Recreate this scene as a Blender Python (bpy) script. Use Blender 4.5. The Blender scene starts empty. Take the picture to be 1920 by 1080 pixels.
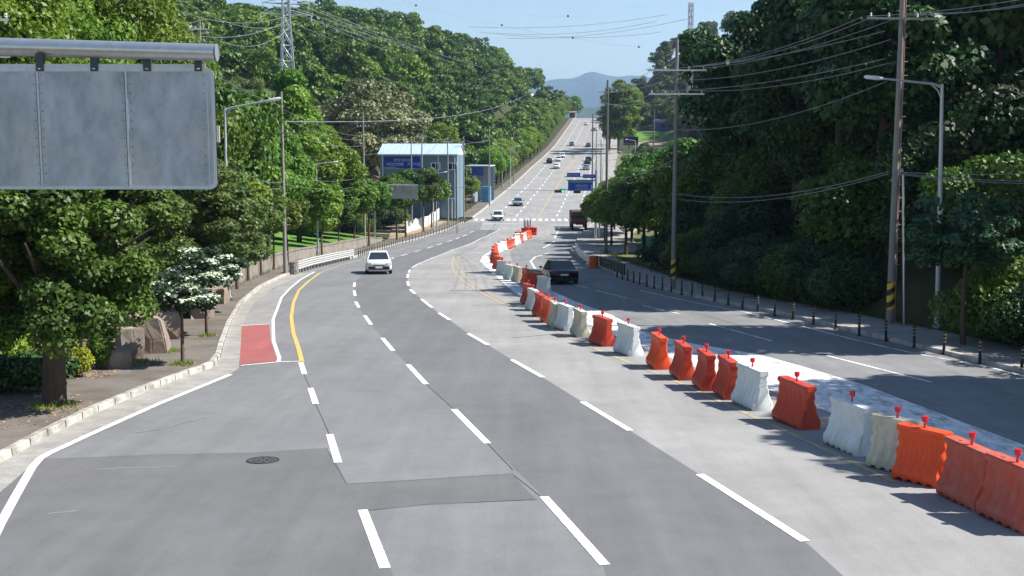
import bpy, bmesh, math, random
import numpy as np
from mathutils import Vector, Matrix
R = math.radians
scene = bpy.context.scene
COL = scene.collection
# ---------------------------------------------------------------- camera
F = 2200.0                       # focal length in photo pixels (1920 wide)
PITCH = math.atan(270 / F)
CZ = 5.0
cam_d = bpy.data.cameras.new('camera'); cam = bpy.data.objects.new('camera', cam_d); COL.objects.link(cam)
cam.location = (0, 0, CZ); cam.rotation_euler = (math.pi / 2 - PITCH, 0, 0)
cam_d.sensor_width = 36; cam_d.lens = F / 1920 * 36; cam_d.clip_end = 20000; cam_d.clip_start = .1
scene.camera = cam
# ---------------------------------------------------------------- light
SUN_EL, SUN_AZ = R(48), R(91)          # azimuth clockwise from +Y
w = bpy.data.worlds.new('World'); scene.world = w; w.use_nodes = True
nt = w.node_tree; bg = nt.nodes['Background']
sky = nt.nodes.new('ShaderNodeTexSky'); sky.sky_type = 'NISHITA'; sky.sun_disc = False
sky.sun_elevation = SUN_EL; sky.sun_rotation = SUN_AZ; sky.air_density = 1.0; sky.dust_density = 0.0; sky.ozone_density = 1.0
nt.links.new(sky.outputs[0], bg.inputs[0]); bg.inputs[1].default_value = 0.081
sd = Vector((math.cos(SUN_EL) * math.sin(SUN_AZ), math.cos(SUN_EL) * math.cos(SUN_AZ), math.sin(SUN_EL)))
sl = bpy.data.lights.new('sun', 'SUN'); sl.energy = 5.0; sl.angle = R(.5); sl.color = (1, .96, .9)
so = bpy.data.objects.new('sun', sl); COL.objects.link(so); so.rotation_euler = sd.to_track_quat('Z', 'Y').to_euler(); so.location = (50, 0, 80)
vs = scene.view_settings
scene.display_settings.display_device = 'sRGB'
vs.view_transform = 'Standard'; vs.look = 'None'; vs.exposure = 0.92; vs.gamma = 1
scene.render.engine = 'CYCLES'
scene.cycles.max_bounces = 5; scene.cycles.transparent_max_bounces = 8
scene.cycles.volume_bounces = 0
# ---------------------------------------------------------------- ground profile
KN = [(d, 388 + 4.9 * F / d) for d in (6, 10, 15, 25, 40, 60, 80, 100, 120)] + \
     [(150, 450), (180, 415), (215, 386), (330, 317), (365, 301), (430, 274), (500, 250), (570, 232), (620, 222)]
def zr_px(Y, y):                        # height of the point seen at image row y at forward distance Y
    u = (540 - y) / F; sp, cp = math.sin(PITCH), math.cos(PITCH)
    return CZ + Y * (-sp + u * cp) / (cp + u * sp)
kx = [-40.0] + [k[0] for k in KN] + [680, 760, 900]
kz = [0] + [zr_px(*k) for k in KN] + [0, 0, 0]
g0 = (kz[2] - kz[1]) / (kx[2] - kx[1]); kz[0] = kz[1] - g0 * 46
kz[-3] = kz[-4] + 1.2; kz[-2] = kz[-4] - 2; kz[-1] = kz[-4] - 12
kx = np.array(kx); kz = np.array(kz)
def pchip(x, y, xs):
    h = np.diff(x); d = np.diff(y) / h; m = np.zeros(len(x)); m[0] = d[0]; m[-1] = d[-1]
    for i in range(1, len(x) - 1):
        if d[i-1] * d[i] > 0:
            w1 = 2*h[i] + h[i-1]; w2 = h[i] + 2*h[i-1]; m[i] = (w1 + w2) / (w1 / d[i-1] + w2 / d[i])
    i = np.clip(np.searchsorted(x, xs) - 1, 0, len(x) - 2); t = (xs - x[i]) / h[i]
    return (2*t**3-3*t**2+1)*y[i] + (t**3-2*t**2+t)*h[i]*m[i] + (-2*t**3+3*t**2)*y[i+1] + (t**3-t**2)*h[i]*m[i+1]
TY = np.arange(-40, 901, 1.0); TZ = pchip(kx, kz, TY)
def zr(Y): return np.interp(Y, TY, TZ)
def ray(x, y):
    u = (x - 960) / F; v = (540 - y) / F; sp, cp = math.sin(PITCH), math.cos(PITCH)
    return np.array([u, cp + v*sp, -sp + v*cp])
def at(x, y, Y):
    r = ray(x, y); t = Y / r[1]; return Vector((r[0]*t, Y, CZ + r[2]*t))
def G(x, y, dz=0.0):
    """pixel of the photograph -> point on the road surface"""
    r = ray(x, y); ys = np.arange(8, 900, .5); z = CZ + r[2] / r[1] * ys; below = z <= zr(ys) + dz
    if not below.any(): Y = 620.0
    else:
        i = int(np.argmax(below)); a, b = (ys[i-1], ys[i]) if i else (8, 8.001)
        for _ in range(30):
            m = (a + b) / 2
            if CZ + r[2]/r[1]*m <= zr(m) + dz: b = m
            else: a = m
        Y = b
    return Vector((r[0] / r[1] * Y, Y, float(zr(Y))))
def curve(pts, pre=None, post=None):
    """pixel polyline -> X as function of Y"""
    P = [G(*p) for p in pts]; P = [(p.y, p.x) for p in P]
    if pre: P = pre + P
    if post: P = P + post
    P.sort(); a = np.array(P)
    return lambda Y: np.interp(Y, a[:, 0], a[:, 1])
XL = curve([(0,870),(85,822),(180,775),(280,733),(360,703),(400,690),(414,672),(420,648),(432,612),(455,570),(490,540),(530,520),(575,505),(660,485),(700,471),(750,457),(800,444),(840,431),(885,411),(930,374),(1000,312),(1040,275),(1065,240),(1078,222)], pre=[(-40,-9.8),(10,-9.8)], post=[(700,40.0),(900,58)])
_xr = [(34.5,15.2),(53.6,12.2),(62.8,10.0),(70,8.8),(83,7.6),(105,6.6),(128,6.4),(158,9.0),(184,13.5),(232,17.5),(340,26.3),(428,35.6),(538,45.5),(620,52.5),(700,60),(900,78)]
_xr = np.array([(-40,24.0),(0,20.5),(20,17.2)] + _xr)
XR = lambda Y: np.interp(Y, _xr[:,0], _xr[:,1])
_wx = np.array([(-40,-16),(20,-15),(28,-13.6),(39,-12.7),(50,-14.4),(67,-16.6),(86,-18.2),(103,-18.9),(119,-18.2),(139,-16.6),(150,-16),(165,-17),(180,-24),(215,-26),(232,-9),(340,1.5),(428,11),(538,21),(620,28),(700,35),(900,50)])
WX = lambda Y: np.interp(Y, _wx[:,0], _wx[:,1])
RX = lambda Y: XR(Y) + np.interp(Y, [0,60,85,110,180,240], [2.6,2.6,4,7,8,8])
def sst(x, a, b): t = np.clip((x - a) / (b - a), 0, 1); return t*t*(3 - 2*t)
def noise2(x, y, s=1.0):
    return (np.sin(x/s*1.3 + 1.7) * np.cos(y/s*1.1 + .3) + .5*np.sin(x/s*2.9 + y/s*1.7) + .3*np.cos(y/s*4.3 - x/s*3.1)) / 1.8
def terrain(X, Y):
    X = np.asarray(X, float); Y = np.asarray(Y, float)
    z = zr(Y) - .03
    dl = np.maximum(WX(Y) - X, 0); dr = np.maximum(X - RX(Y), 0)
    AL = np.interp(Y, [0, 30, 60, 90, 130, 180, 250, 330, 420, 520, 620, 750], [2, 5, 13, 20, 26, 33, 40, 43, 43, 40, 34, 10])
    BL = np.interp(Y, [0, 90, 150, 230, 300, 450], [22, 40, 60, 60, 42, 30])
    step = 1.0 * sst(Y, 52, 60) * (1 - sst(Y, 140, 150)) * sst(dl, .0, .3)
    off = np.interp(Y, [0, 100, 160, 180, 230, 260], [1.5, 5, 8, 12, 10, 3])
    z = z + step + AL * (1 - np.exp(-np.maximum(dl - off, 0) / BL))
    z = z + .12 * np.minimum(dl, off) * sst(Y, 45, 70) * (1 - sst(Y, 150, 170))
    AR = np.interp(Y, [0, 40, 90, 115, 160, 230], [14, 17, 15, 9, 4, 1])
    z = z + AR * (1 - np.exp(-np.maximum(dr - 1, 0) / 16))
    z = z + 62 * (1 - .7*sst(Y, 490, 570)) * sst(dr, 12, 95) * sst(Y, 300, 430) * (1 - sst(Y, 640, 800))
    z = z + 34 * (1 - np.exp(-np.maximum(dr - 2, 0) / 11)) * sst(Y, 530, 580) * (1 - sst(Y, 640, 800)) * (1 - sst(dr, 40, 95))
    z = z + 16 * sst(dr, 26, 60) * sst(Y, 110, 190) * (1 - sst(Y, 300, 430))
    z = z + noise2(X, Y, 9.0) * .5 * sst(np.maximum(dl, dr), 4, 15)
    return z
def T(x, y): return Vector((x, y, float(terrain(x, y))))
# ---------------------------------------------------------------- helpers
def tag(o, label=None, cat=None, group=None, kind=None):
    if label: o['label'] = label
    if cat: o['category'] = cat
    if group: o['group'] = group
    if kind: o['kind'] = kind
    return o
def empty(name, loc=(0,0,0), rz=0.0, label=None, cat=None, group=None):
    o = bpy.data.objects.new(name, None); COL.objects.link(o); o.location = loc; o.rotation_euler = (0, 0, rz); o.empty_display_size = .3
    return tag(o, label, cat, group)
def copy_tree(o, parent=None):
    c = o.copy(); COL.objects.link(c); c.parent = parent
    for ch in list(o.children): copy_tree(ch, c)
    return c
ORD = ['nearest','second','third','fourth','fifth','sixth','seventh','eighth','ninth','tenth','eleventh','twelfth','thirteenth','fourteenth','fifteenth','sixteenth','seventeenth','eighteenth','nineteenth','twentieth']
def ordw(i):
    tens = {2:'twenty',3:'thirty',4:'forty',5:'fifty'}; un = ['','first','second','third','fourth','fifth','sixth','seventh','eighth','ninth']
    if i < 20: return ORD[i]
    n = i + 1; t, u = divmod(n, 10)
    if u == 0: return {3:'thirtieth',4:'fortieth',5:'fiftieth'}[t]
    return tens[t] + '-' + un[u]
def mat(name, base, rough=.8, metal=0.0, var=0.0, scale=5.0, var2=None, scale2=.5, bump=0.0, bscale=60.0, spec=.3, thr=(.45,.62), emit=None, stretch=None, streak=0.0):
    m = bpy.data.materials.new(name); m.use_nodes = True; n = m.node_tree.nodes; L = m.node_tree.links
    b = n['Principled BSDF']; b.inputs['Roughness'].default_value = rough; b.inputs['Metallic'].default_value = metal
    b.inputs['Specular IOR Level'].default_value = spec; b.inputs['Base Color'].default_value = (*base, 1)
    tc = n.new('ShaderNodeTexCoord'); src = tc.outputs['Object']
    if stretch:
        mp = n.new('ShaderNodeMapping'); mp.inputs['Scale'].default_value = stretch; L.new(src, mp.inputs[0]); src = mp.outputs[0]
    col = None
    def layer(prev, sc, amt, c2, det=6):
        nz = n.new('ShaderNodeTexNoise'); nz.inputs['Scale'].default_value = sc; nz.inputs['Detail'].default_value = det; nz.inputs['Roughness'].default_value = .65; L.new(src, nz.inputs['Vector'])
        mr = n.new('ShaderNodeMapRange'); mr.inputs[1].default_value = .3; mr.inputs[2].default_value = .7; mr.inputs[3].default_value = 1 - amt; mr.inputs[4].default_value = 1 + amt; L.new(nz.outputs['Fac'], mr.inputs[0])
        if c2 is None:
            mx = n.new('ShaderNodeMix'); mx.data_type = 'RGBA'; mx.blend_type = 'MULTIPLY'; mx.inputs[0].default_value = 1
            if prev is None: mx.inputs[6].default_value = (*base, 1)
            else: L.new(prev, mx.inputs[6])
            L.new(mr.outputs[0], mx.inputs[7]); return mx.outputs[2]
        mr.inputs[3].default_value = 0; mr.inputs[4].default_value = 1; mr.inputs[1].default_value = thr[0]; mr.inputs[2].default_value = thr[1]
        mx = n.new('ShaderNodeMix'); mx.data_type = 'RGBA'; L.new(mr.outputs[0], mx.inputs[0])
        if prev is None: mx.inputs[6].default_value = (*base, 1)
        else: L.new(prev, mx.inputs[6])
        mx.inputs[7].default_value = (*c2, 1); return mx.outputs[2]
    if var: col = layer(col, scale, var, None)
    if var2 is not None: col = layer(col, scale2, 0, var2) if isinstance(var2, tuple) else layer(col, scale2, var2, None, 3)
    if streak:
        mp2 = n.new('ShaderNodeMapping'); mp2.inputs['Scale'].default_value = (1.6, .09, 1); L.new(tc.outputs['Object'], mp2.inputs[0]); keep = src; src = mp2.outputs[0]; col = layer(col, 1.0, streak, None); src = keep
        col = layer(col, 1.3, streak*.7, None)
    if col is not None: L.new(col, b.inputs['Base Color'])
    if bump:
        nz = n.new('ShaderNodeTexNoise'); nz.inputs['Scale'].default_value = bscale; nz.inputs['Detail'].default_value = 4; L.new(src, nz.inputs['Vector'])
        bp = n.new('ShaderNodeBump'); bp.inputs['Strength'].default_value = bump; bp.inputs['Distance'].default_value = .02; L.new(nz.outputs['Fac'], bp.inputs['Height']); L.new(bp.outputs[0], b.inputs['Normal'])
    if emit:
        b.inputs['Emission Color'].default_value = (*emit[0], 1); b.inputs['Emission Strength'].default_value = emit[1]
    return m
def leafmat(name, c1, c2, trans=.28, rough=.5, spec=.35):
    """foliage: a tint attribute per leaf and a random hue per tree"""
    m = bpy.data.materials.new(name); m.use_nodes = True; n = m.node_tree.nodes; L = m.node_tree.links; n.clear()
    out = n.new('ShaderNodeOutputMaterial'); at_ = n.new('ShaderNodeAttribute'); at_.attribute_name = 'tint'; oi = n.new('ShaderNodeObjectInfo')
    mx = n.new('ShaderNodeMix'); mx.data_type = 'RGBA'; L.new(at_.outputs['Fac'], mx.inputs[0]); mx.inputs[6].default_value = (*c1, 1); mx.inputs[7].default_value = (*c2, 1)
    hs = n.new('ShaderNodeHueSaturation'); L.new(mx.outputs[2], hs.inputs['Color'])
    a = n.new('ShaderNodeMapRange'); a.inputs[3].default_value = .466; a.inputs[4].default_value = .514; L.new(oi.outputs['Random'], a.inputs[0]); L.new(a.outputs[0], hs.inputs['Hue'])
    mu = n.new('ShaderNodeMath'); mu.operation = 'MULTIPLY'; mu.inputs[1].default_value = 7.31; L.new(oi.outputs['Random'], mu.inputs[0])
    fr = n.new('ShaderNodeMath'); fr.operation = 'FRACT'; L.new(mu.outputs[0], fr.inputs[0])
    v = n.new('ShaderNodeMapRange'); v.inputs[3].default_value = .65; v.inputs[4].default_value = 1.35; L.new(fr.outputs[0], v.inputs[0]); L.new(v.outputs[0], hs.inputs['Value'])
    p = n.new('ShaderNodeBsdfPrincipled'); p.inputs['Roughness'].default_value = rough; p.inputs['Specular IOR Level'].default_value = spec; L.new(hs.outputs[0], p.inputs['Base Color'])
    t = n.new('ShaderNodeBsdfTranslucent'); L.new(hs.outputs[0], t.inputs[0])
    ms = n.new('ShaderNodeMixShader'); ms.inputs[0].default_value = trans; L.new(p.outputs[0], ms.inputs[1]); L.new(t.outputs[0], ms.inputs[2]); L.new(ms.outputs[0], out.inputs[0])
    return m
class MB:
    """collects shapes into one mesh object"""
    def __init__(s): s.v = []; s.f = []
    def add(s, v, f):
        b = len(s.v); s.v += [tuple(p) for p in v]; s.f += [tuple(i + b for i in q) for q in f]; return s
    def box(s, c, d, rz=0.0, rx=0.0):
        M = Matrix.Rotation(rz, 3, 'Z') @ Matrix.Rotation(rx, 3, 'X'); c = Vector(c)
        v = [c + M @ Vector((x*d[0]/2, y*d[1]/2, z*d[2]/2)) for z in (-1,1) for y in (-1,1) for x in (-1,1)]
        return s.add(v, [(0,2,3,1),(4,5,7,6),(0,1,5,4),(2,6,7,3),(0,4,6,2),(1,3,7,5)])
    def tube(s, pts, rad, n=8, cap=True):
        pts = [Vector(p) for p in pts]; rad = rad if isinstance(rad, (list, tuple)) else [rad]*len(pts); v = []; f = []; up = None
        for i, p in enumerate(pts):
            d = (pts[min(i+1, len(pts)-1)] - pts[max(i-1, 0)]).normalized()
            if up is None: up = Vector((1,0,0)) if abs(d.z) > .9 else Vector((0,0,1))
            a = d.cross(up).normalized(); b = d.cross(a).normalized(); up = b.cross(d) if False else up
            for k in range(n):
                t = 2*math.pi*k/n; v.append(p + (a*math.cos(t) + b*math.sin(t))*rad[i])
        for i in range(len(pts)-1):
            for k in range(n): f.append((i*n+k, i*n+(k+1)%n, (i+1)*n+(k+1)%n, (i+1)*n+k))
        if cap: f.append(tuple(range(n))[::-1]); f.append(tuple((len(pts)-1)*n + k for k in range(n)))
        return s.add(v, f)
    def lathe(s, prof, c=(0,0,0), n=12):
        v = []; f = []
        for r, z in prof:
            for k in range(n): v.append((c[0]+r*math.cos(2*math.pi*k/n), c[1]+r*math.sin(2*math.pi*k/n), c[2]+z))
        for i in range(len(prof)-1):
            for k in range(n): f.append((i*n+k, i*n+(k+1)%n, (i+1)*n+(k+1)%n, (i+1)*n+k))
        f.append(tuple(range(n))[::-1]); f.append(tuple((len(prof)-1)*n+k for k in range(n)))
        return s.add(v, f)
    def prism(s, prof, axis_len, M=None):
        """profile in x,z extruded in y (centred)"""
        n = len(prof); v = [Vector((x, -axis_len/2, z)) for x, z in prof] + [Vector((x, axis_len/2, z)) for x, z in prof]
        if M: v = [M @ p for p in v]
        return s.add(v, [tuple(range(n)), tuple(range(2*n-1, n-1, -1))] + [(i, i+n, (i+1)%n+n, (i+1)%n) for i in range(n)])
    def build(s, name, m, parent=None, smooth=False, bevel=0.0, loc=None, kind=None):
        me = bpy.data.meshes.new(name); me.from_pydata(s.v, [], s.f)
        bm = bmesh.new(); bm.from_mesh(me); bmesh.ops.recalc_face_normals(bm, faces=bm.faces)
        if bevel: bmesh.ops.bevel(bm, geom=bm.edges[:], offset=bevel, segments=2, affect='EDGES', profile=.7)
        bm.to_mesh(me); bm.free()
        if smooth:
            me.polygons.foreach_set('use_smooth', [True]*len(me.polygons))
            try: me.set_sharp_from_angle(angle=R(40))
            except Exception: pass
        me.materials.append(m); o = bpy.data.objects.new(name, me); COL.objects.link(o); o.parent = parent
        if loc is not None: o.location = loc
        if kind: o['kind'] = kind
        return o
# ---------------------------------------------------------------- materials
M = {}
M['asphalt'] = mat('asphalt_light', (.265,.258,.25), .9, var=.10, scale=28, var2=.13, scale2=.22, bump=.3, bscale=90, streak=.10)
M['asphalt_mid'] = mat('asphalt_mid', (.18,.18,.182), .88, var=.10, scale=30, var2=.10, scale2=.18, bump=.3, bscale=90, streak=.10)
M['asphalt_dark'] = mat('asphalt_dark', (.142,.143,.145), .88, var=.09, scale=30, var2=.07, scale2=.2, bump=.3, bscale=90, streak=.10)
M['asphalt_patch'] = mat('asphalt_patch', (.138,.136,.137), .88, var=.10, scale=30, var2=.08, scale2=.3, bump=.3, bscale=90, streak=.10)
M['asphalt_right'] = mat('asphalt_right', (.20,.20,.20), .9, var=.10, scale=28, var2=.13, scale2=.25, bump=.3, bscale=90, streak=.12)
M['wheeltrack'] = mat('asphalt_wheel_track', (.145,.147,.15), .85, var=.08, scale=24, var2=.08, scale2=.15, bump=.2, bscale=90)
M['seam_and_shadow'] = mat('asphalt_seam_and_shadow', (.10,.097,.094), .9, var=.2, scale=10)  # dark line colour for seams, joints and the painted wire shadows
M['concrete'] = mat('gutter_concrete', (.30,.285,.26), .9, var=.14, scale=9, var2=.2, scale2=1.2, bump=.3, bscale=50)
M['kerb'] = mat('kerb_stone', (.46,.44,.40), .85, var=.12, scale=14, var2=(.25,.23,.2), scale2=1.5, bump=.3, bscale=40)
M['paving'] = mat('pavement_brick', (.165,.145,.125), .95, var=.18, scale=8, var2=(.12,.10,.08), scale2=.6, bump=.4, bscale=25)
M['soil'] = mat('soil_litter', (.20,.14,.09), .95, var=.4, scale=9, var2=(.10,.075,.05), scale2=2, bump=.6, bscale=18)
M['white'] = mat('road_paint_white', (.80,.80,.78), .7, var=.08, scale=20, var2=(.42,.42,.41), scale2=11, thr=(.51,.64))
M['yellow'] = mat('road_paint_yellow', (.60,.41,.11), .7, var=.12, scale=12, var2=(.30,.26,.18), scale2=7, thr=(.52,.64))
M['yellow_worn'] = mat('road_paint_yellow_worn', (.42,.34,.20), .8, var=.15, scale=8, var2=(.25,.235,.215), scale2=1.6)
M['white_worn'] = mat('road_paint_white_worn', (.72,.72,.71), .8, var=.15, scale=6, var2=(.34,.34,.33), scale2=3.6, stretch=(1,.35,1), thr=(.47,.64))
M['red_patch'] = mat('red_surface', (.33,.095,.09), .9, var=.16, scale=20, var2=(.24,.12,.11), scale2=3.5, thr=(.5,.66), streak=.12)
M['ground'] = mat('forest_floor', (.05,.055,.02), .95, var=.4, scale=.6, var2=(.03,.045,.015), scale2=.15, bump=.8, bscale=3)
M['dirt'] = mat('bare_dirt', (.33,.25,.16), .95, var=.2, scale=1.2, var2=(.24,.19,.12), scale2=.4)
M['grassy'] = mat('grass_bank', (.085,.20,.025), .95, var=.35, scale=3, var2=(.12,.22,.04), scale2=.5, bump=1.0, bscale=14)
M['wall'] = mat('wall_concrete', (.26,.235,.20), .9, var=.15, scale=4, var2=(.18,.165,.14), scale2=.9, bump=.3, bscale=20)
M['galv'] = mat('galvanised_steel', (.50,.53,.56), .32, .75, var=.10, scale=6, stretch=(1,1,1))
M['lamp_pole'] = mat('lamp_pole_paint', (.48,.51,.54), .45, .3, var=.08, scale=3)
M['signback'] = mat('sign_back_aluminium', (.31,.36,.43), .40, .45, var=.30, scale=1.6, var2=(.42,.43,.42), scale2=1.1, bump=.25, bscale=4, stretch=(1.5,1,.8), thr=(.5,.75))
M['signseam'] = mat('sign_seam', (.42,.48,.54), .4, .6, var=.1, scale=8)
M['steel_dark'] = mat('dark_steel', (.06,.07,.08), .5, .5)
M['pole'] = mat('pole_concrete', (.25,.235,.22), .85, var=.12, scale=3, bump=.2, bscale=30)
M['pole_dark'] = mat('pole_dark_concrete', (.16,.15,.14), .85, var=.12, scale=3)
M['orange_pipe'] = mat('orange_conduit', (.50,.22,.16), .5)
M['wire'] = mat('wire_metal', (.30,.31,.32), .45, .3)
M['wire_dark'] = mat('wire_black', (.06,.06,.065), .5)
M['black'] = mat('black_rubber', (.018,.018,.02), .55)
M['bandyellow'] = mat('reflective_yellow', (.34,.28,.12), .6)
M['glass'] = mat('car_glass', (.02,.03,.045), .06, 0, spec=.8)
M['tyre'] = mat('tyre', (.015,.015,.015), .85)
M['rim'] = mat('rim', (.35,.36,.37), .35, .8)
M['barkd'] = mat('bark_dark', (.075,.055,.042), .95, var=.3, scale=12, bump=.8, bscale=25, stretch=(1,1,.3))
M['bark'] = mat('bark_brown', (.12,.08,.055), .95, var=.3, scale=12, bump=.8, bscale=25, stretch=(1,1,.3))
M['rock'] = mat('boulder_stone', (.27,.225,.185), .9, var=.2, scale=4, var2=(.24,.18,.14), scale2=1.6, bump=.7, bscale=8)
# ---------------------------------------------------------------- ground sheets
def grid_mesh(name, xs_rows, ys, zfun, m, smooth=True):
    nr, nc = xs_rows.shape; Yg = np.repeat(ys[:, None], nc, 1); Z = zfun(xs_rows, Yg)
    co = np.stack([xs_rows, Yg, Z], -1).reshape(-1, 3); i = np.arange((nr-1)*(nc-1)); r, c = np.divmod(i, nc-1); a = r*nc + c
    return raw_mesh(name, co, np.stack([a, a+1, a+nc+1, a+nc], -1), m, smooth)
def raw_mesh(name, co, quads, m, smooth=False, tint=None):
    me = bpy.data.meshes.new(name); co = np.asarray(co, np.float32); q = np.asarray(quads, np.int32); k = q.shape[1]
    me.vertices.add(len(co)); me.vertices.foreach_set('co', co.ravel()); me.loops.add(q.size); me.loops.foreach_set('vertex_index', q.ravel())
    me.polygons.add(len(q)); me.polygons.foreach_set('loop_start', np.arange(len(q), dtype=np.int32)*k); me.polygons.foreach_set('loop_total', np.full(len(q), k, np.int32))
    if smooth: me.polygons.foreach_set('use_smooth', np.ones(len(q), bool))
    if tint is not None:
        a = me.attributes.new('tint', 'FLOAT', 'FACE'); a.data.foreach_set('value', np.asarray(tint, np.float32))
    me.update(calc_edges=True); me.materials.append(m) if m else None
    return me
def link(me, name, parent=None, kind=None):
    o = bpy.data.objects.new(name, me); COL.objects.link(o); o.parent = parent
    if kind: o['kind'] = kind
    return o
ysr = np.concatenate([np.arange(-8, 200, 1.0), np.arange(200, 760, 3.0), np.arange(760, 905, 15.0)])
base = np.concatenate([-np.geomspace(400, 3, 60) , np.linspace(-2, 2, 1), np.geomspace(3, 400, 60)])
rows = []
for Y in ysr:
    wx, rx = float(WX(Y)), float(RX(Y))
    left = wx + .02 - np.concatenate([np.geomspace(420, .5, 60), [.35, .25, .12, 0.]]); mid = np.linspace(wx + .4, rx - .4, 24); right = rx + np.concatenate([[0.], np.geomspace(.5, 420, 60)])
    rows.append(np.concatenate([left, mid, right]))
gm = grid_mesh('ground', np.array(rows), ysr, terrain, M['ground']); link(gm, 'ground', kind='structure')
# far plain reaching the horizon, below everything
pl = MB(); pl.add([(-11000,-90,-45),(11000,-90,-45),(11000,10800,-45),(-11000,10800,-45)], [(0,1,2,3)]); pl.build('far_ground', M['ground'], kind='structure')
def strip(name, fl, fr, y0, y1, m, lvl, n=2, kind='structure', parent=None, step=1.0):
    """sheet that lies on the road between X=fl(Y) and X=fr(Y), lvl metres above it"""
    ys = np.unique(np.concatenate([[y0, y1], np.arange(math.ceil(y0), y1, step)])); a = np.array([fl(y) for y in ys]); b = np.array([fr(y) for y in ys])
    t = np.linspace(0, 1, n); xs = a[:, None]*(1-t) + b[:, None]*t
    return link(grid_mesh(name, xs, ys, lambda X, Y: zr(Y) + lvl, m), name, parent, kind)
LV = .004
def line(P, wd, m, lvl, name='lane_line', name_pts=None):
    """painted line through ground points P, width wd"""
    Q = []
    for a, b in zip(P[:-1], P[1:]):
        k = max(1, int((b - a).length)); Q += [a.lerp(b, i/k) for i in range(k)]
    Q.append(P[-1]); v = []; f = []
    for i, p in enumerate(Q):
        d = Q[min(i+1, len(Q)-1)] - Q[max(i-1, 0)]; nrm = Vector((-d.y, d.x, 0)).normalized()*wd/2
        for s in (-1, 1):
            q = p + nrm*s; v.append((q.x, q.y, float(zr(q.y)) + lvl))
        if i: f.append((2*i-2, 2*i-1, 2*i+1, 2*i))
    return v, f
def lines(name, segs, wd, m, lvl):
    mb = MB()
    for s in segs:
        P = [G(*p) for p in s]; v, f = line(P, wd, m, lvl); mb.add(v, f)
    return mb.build(name, m, kind='structure')
strip('road', lambda Y: XL(Y), lambda Y: XR(Y), -6, 690, M['asphalt'], .0, n=12)
LA = curve([(722,1066),(680,957),(627,842),(587,743),(567,691),(555,650),(549,600),(553,565),(568,535),(600,511),(655,491)], pre=[(-10,-2.0)])
LB = curve([(1130,1057),(1020,932),(914,832),(851,768),(799,721),(765,684),(737,658),(717,634),(696,609),(684,592),(673,577),(668,566),(664,545),(667,528),(690,502),(720,489),(758,477.5),(800,465.5),(830,457),(870,441.5),(900,431)], pre=[(-10,1.2)])
LC = curve([(1510,1016),(1312,890),(1182,808),(1092,754),(1018,708),(960,675),(915,647),(878,626),(843,600),(823,587),(800,569),(774,547),(765,532),(764,515),(780,498),(810,484),(850,468),(900,448),(935,431)], pre=[(-10,6.6)])
ym = G(935, 431).y
strip('left_lane', lambda Y: float(XL(Y))+.05, lambda Y: float(LB(Y)), -6, 178, M['asphalt_mid'], LV, n=6)
strip('middle_lane', lambda Y: float(LB(Y)), lambda Y: float(LC(Y)), -6, ym, M['asphalt_dark'], LV, n=3)
strip('right_carriageway', lambda Y: float(XR(Y))-8.4+1.8*float(sst(Y,60,90)), lambda Y: float(XR(Y)), -6, 150, M['asphalt_right'], LV, n=4)
# side road mouth and patches
def sheet(name, pts, m, lvl):
    P = [G(*p) for p in pts]; c = sum(P, Vector())/len(P)
    bm = bmesh.new(); vs_ = [bm.verts.new((p.x, p.y, 0)) for p in P]; f = bm.faces.new(vs_); bmesh.ops.triangulate(bm, faces=[f])
    ymin, ymax = min(p.y for p in P), max(p.y for p in P)
    for yy in np.arange(math.ceil(ymin), ymax, 1.0):
        bmesh.ops.bisect_plane(bm, geom=bm.verts[:]+bm.edges[:]+bm.faces[:], plane_co=(0, yy, 0), plane_no=(0, 1, 0))
    for v in bm.verts: v.co.z = float(zr(v.co.y)) + lvl
    bmesh.ops.recalc_face_normals(bm, faces=bm.faces); me = bpy.data.meshes.new(name); bm.to_mesh(me); bm.free()
    if me.polygons and me.polygons[0].normal.z < 0: me.flip_normals()
    me.materials.append(m); return link(me, name, kind='structure')
sheet('patched_asphalt', [(-300,1200),(-260,895),(40,862),(140,860),(300,853),(470,850),(612,841),(637,880),(650,908),(960,889),(1005,938),(800,946),(690,958),(735,1075),(790,1200)], M['asphalt_patch'], 2*LV)
0 and sheet('wheel_track', [(560,560),(590,545),(640,610),(700,690),(800,780),(760,785),(640,700),(590,640)], M['wheeltrack'], 1.5*LV)
sheet('road_shoulder', [(452,683),(450,640),(453,612),(475,572),(500,550),(545,523),(590,506),(575,519),(560,527),(530,556),(514,600),(512,640),(525,676)], M['asphalt'], 2*LV)
sheet('red_patch', [(449,684),(450,640),(452,612),(505,608),(508,640),(521,678),(490,680)], M['red_patch'], 3*LV)
lines('seam', [[(40,862),(140,860),(300,853),(470,850),(612,841)], [(612,841),(650,908)], [(650,908),(760,902),(960,889)], [(690,958),(800,947),(1010,937)], [(960,889),(1015,932)], [(570,702),(582,728)], [(592,758),(618,815)], [(799,721),(851,768)], [(914,832),(962,882)]], .014, M['seam_and_shadow'], 3*LV)
lines('joint_and_wire_shadow', [[(820,530),(965,531),(1010,532)], [(850,499),(960,499)], [(880,572),(1000,572)], [(960,634),(1090,622)], [(1050,455),(1075,455)], [(540,545),(580,545)], [(880,471),(925,471)]], .05, M['seam_and_shadow'], 2*LV)  # thin dark lines: overhead wire shadows painted on the asphalt, and joints
M['scuff'] = mat('asphalt_scuff', (.25,.245,.235), .9, var=.2, scale=9, var2=(.175,.175,.175), scale2=5)
M['tar'] = mat('tar_repair', (.10,.10,.10), .7, var=.2, scale=9)
def wob(p, q, n, a, sd):
    rs = random.Random(sd); return [(p[0] + (q[0]-p[0])*i/n + rs.uniform(-a,a)*2, p[1] + (q[1]-p[1])*i/n + rs.uniform(-a,a)) for i in range(n+1)]
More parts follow.
